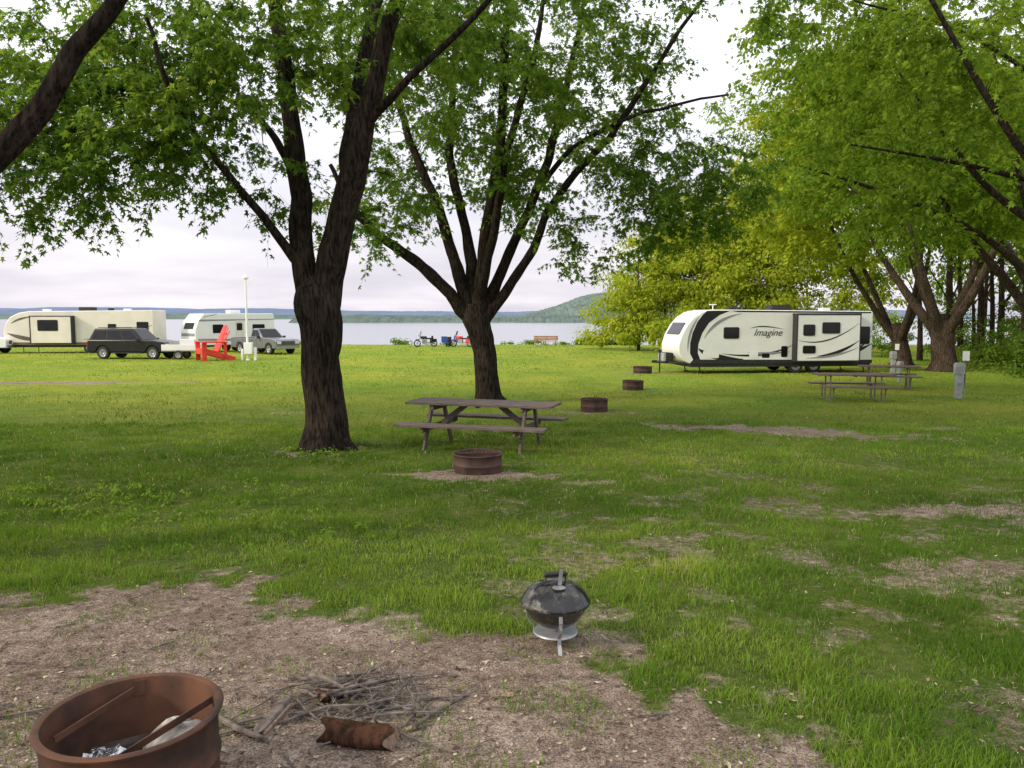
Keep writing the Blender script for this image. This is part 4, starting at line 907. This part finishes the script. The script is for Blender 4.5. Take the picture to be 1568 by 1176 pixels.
def pedestal(x, y, rz, sign=True, s=1):
    rt = root('electrical_pedestal', x, y, rz, s=s); mb = MB(); mb.box((0, 0, .4), (.2, .14, .8)); mb.prism([(-.14, .78), (-.14, 1.08), (-.1, 1.14), (.1, 1.14), (.14, 1.08), (.14, .78)], -.11, .11)
    mb.obj('post', M_galv, rt, .01); d = MB(); d.box((0, -.115, .93), (.2, .012, .2)); d.box((0, -.075, .45), (.1, .012, .12)); d.tube([(.05, -.1, .8), (.09, -.18, .5), (.12, -.2, .05)], .01, 6); d.obj('outlets', M_grey, rt)
    if sign:
        q = MB(); q.box((.17, 0, .9), (.035, .035, 1.15)); q.box((.17, -.025, 1.36), (.2, .012, .3), 1); q.obj('site_sign', [M_wood, M_white], rt)
pedestal(13.05, 22.4, -12, True, .92); pedestal(17.0, 34.3, 0, True, .9); pedestal(14.9, 29.5, 20, False, .7)

mass('weeds', [((-3.0, 12.1, g1), (.75, .6, .12), 1), ((-.6, 20.9, g2), (.6, .6, .12), .6)], 130, 26, .06, M_under, .09, (), .25, 2, .1)
mass('broadleaf_weeds', [((-4.5, 7.8, gzf(-4.5, 7.8)+.03), (2.6, 1.6, .04), 1), ((-2.5, 6.6, gzf(-2.5, 6.6)+.03), (2, .8, .03), .6), ((-2.0, 2.9, gzf(-2, 2.9)+.02), (.25, .2, .03), .1)], 240, 12, .045, M_under, .06, (), .3, 2, .2)

# ------------------------------------------------------------------ world, sun, camera
w = bpy.data.worlds.new('World'); scene.world = w; w.use_nodes = True; nt = w.node_tree
for n in list(nt.nodes): nt.nodes.remove(n)
SUN_EL, SUN_AZ = 29, -112
out = N(nt, 'ShaderNodeOutputWorld'); bg = N(nt, 'ShaderNodeBackground'); bg.inputs['Strength'].default_value = .15
sky = N(nt, 'ShaderNodeTexSky'); sky.sky_type = 'NISHITA'; sky.sun_disc = False; sky.sun_elevation = math.radians(SUN_EL); sky.sun_rotation = math.radians(SUN_AZ)
sky.dust_density = 3; sky.air_density = 1.2
tc = N(nt, 'ShaderNodeTexCoord'); sp = N(nt, 'ShaderNodeSeparateXYZ'); nt.links.new(tc.outputs['Generated'], sp.inputs[0])
mz = N(nt, 'ShaderNodeMath', operation='MAXIMUM'); nt.links.new(sp.outputs[2], mz.inputs[0]); mz.inputs[1].default_value = 0
az = N(nt, 'ShaderNodeMath', operation='ADD'); nt.links.new(mz.outputs[0], az.inputs[0]); az.inputs[1].default_value = .12
dx = N(nt, 'ShaderNodeMath', operation='DIVIDE'); nt.links.new(sp.outputs[0], dx.inputs[0]); nt.links.new(az.outputs[0], dx.inputs[1])
dy = N(nt, 'ShaderNodeMath', operation='DIVIDE'); nt.links.new(sp.outputs[1], dy.inputs[0]); nt.links.new(az.outputs[0], dy.inputs[1])
cb = N(nt, 'ShaderNodeCombineXYZ'); nt.links.new(dx.outputs[0], cb.inputs[0]); nt.links.new(dy.outputs[0], cb.inputs[1])
nz = N(nt, 'ShaderNodeTexNoise'); nz.inputs['Scale'].default_value = .55; nz.inputs['Detail'].default_value = 5; nz.inputs['Roughness'].default_value = .5; nt.links.new(cb.outputs[0], nz.inputs['Vector'])
cr = ramp(nt, [(.34, (5.2, 5.1, 5.75)), (.5, (6.3, 6.1, 6.6)), (.66, (7.7, 7.45, 7.7))]); nt.links.new(nz.outputs['Fac'], cr.inputs[0])
zr = ramp(nt, [(0, (1.0, .97, .99)), (.10, (1.02, 1.02, 1.02)), (.32, (1.42, 1.46, 1.45)), (1, (1.65, 1.7, 1.7))]); nt.links.new(mz.outputs[0], zr.inputs[0])
mu = N(nt, 'ShaderNodeMixRGB', blend_type='MULTIPLY'); mu.inputs[0].default_value = 1; nt.links.new(cr.outputs[0], mu.inputs[1]); nt.links.new(zr.outputs[0], mu.inputs[2])
mx = N(nt, 'ShaderNodeMixRGB'); mx.inputs[0].default_value = .9; nt.links.new(sky.outputs[0], mx.inputs[1]); nt.links.new(mu.outputs[0], mx.inputs[2])
nt.links.new(mx.outputs[0], bg.inputs[0]); nt.links.new(bg.outputs[0], out.inputs[0])

sd = bpy.data.lights.new('sun', 'SUN'); sd.energy = 2.8; sd.angle = math.radians(9); sd.color = (1, .88, .68)
so = link(bpy.data.objects.new('sun', sd))
el, a = math.radians(SUN_EL), math.radians(SUN_AZ)
dv = Vector((math.sin(a)*math.cos(el), math.cos(a)*math.cos(el), math.sin(el)))
so.rotation_euler = dv.to_track_quat('Z', 'Y').to_euler(); so.location = dv*50

cd = bpy.data.cameras.new('camera'); cam = link(bpy.data.objects.new('camera', cd)); cd.sensor_width = 36; cd.lens = 27.05
cd.clip_start = .05; cd.clip_end = 20000
cam.location = (0, 0, CAMZ); cam.rotation_euler = (math.radians(90-4.9), 0, 0); scene.camera = cam
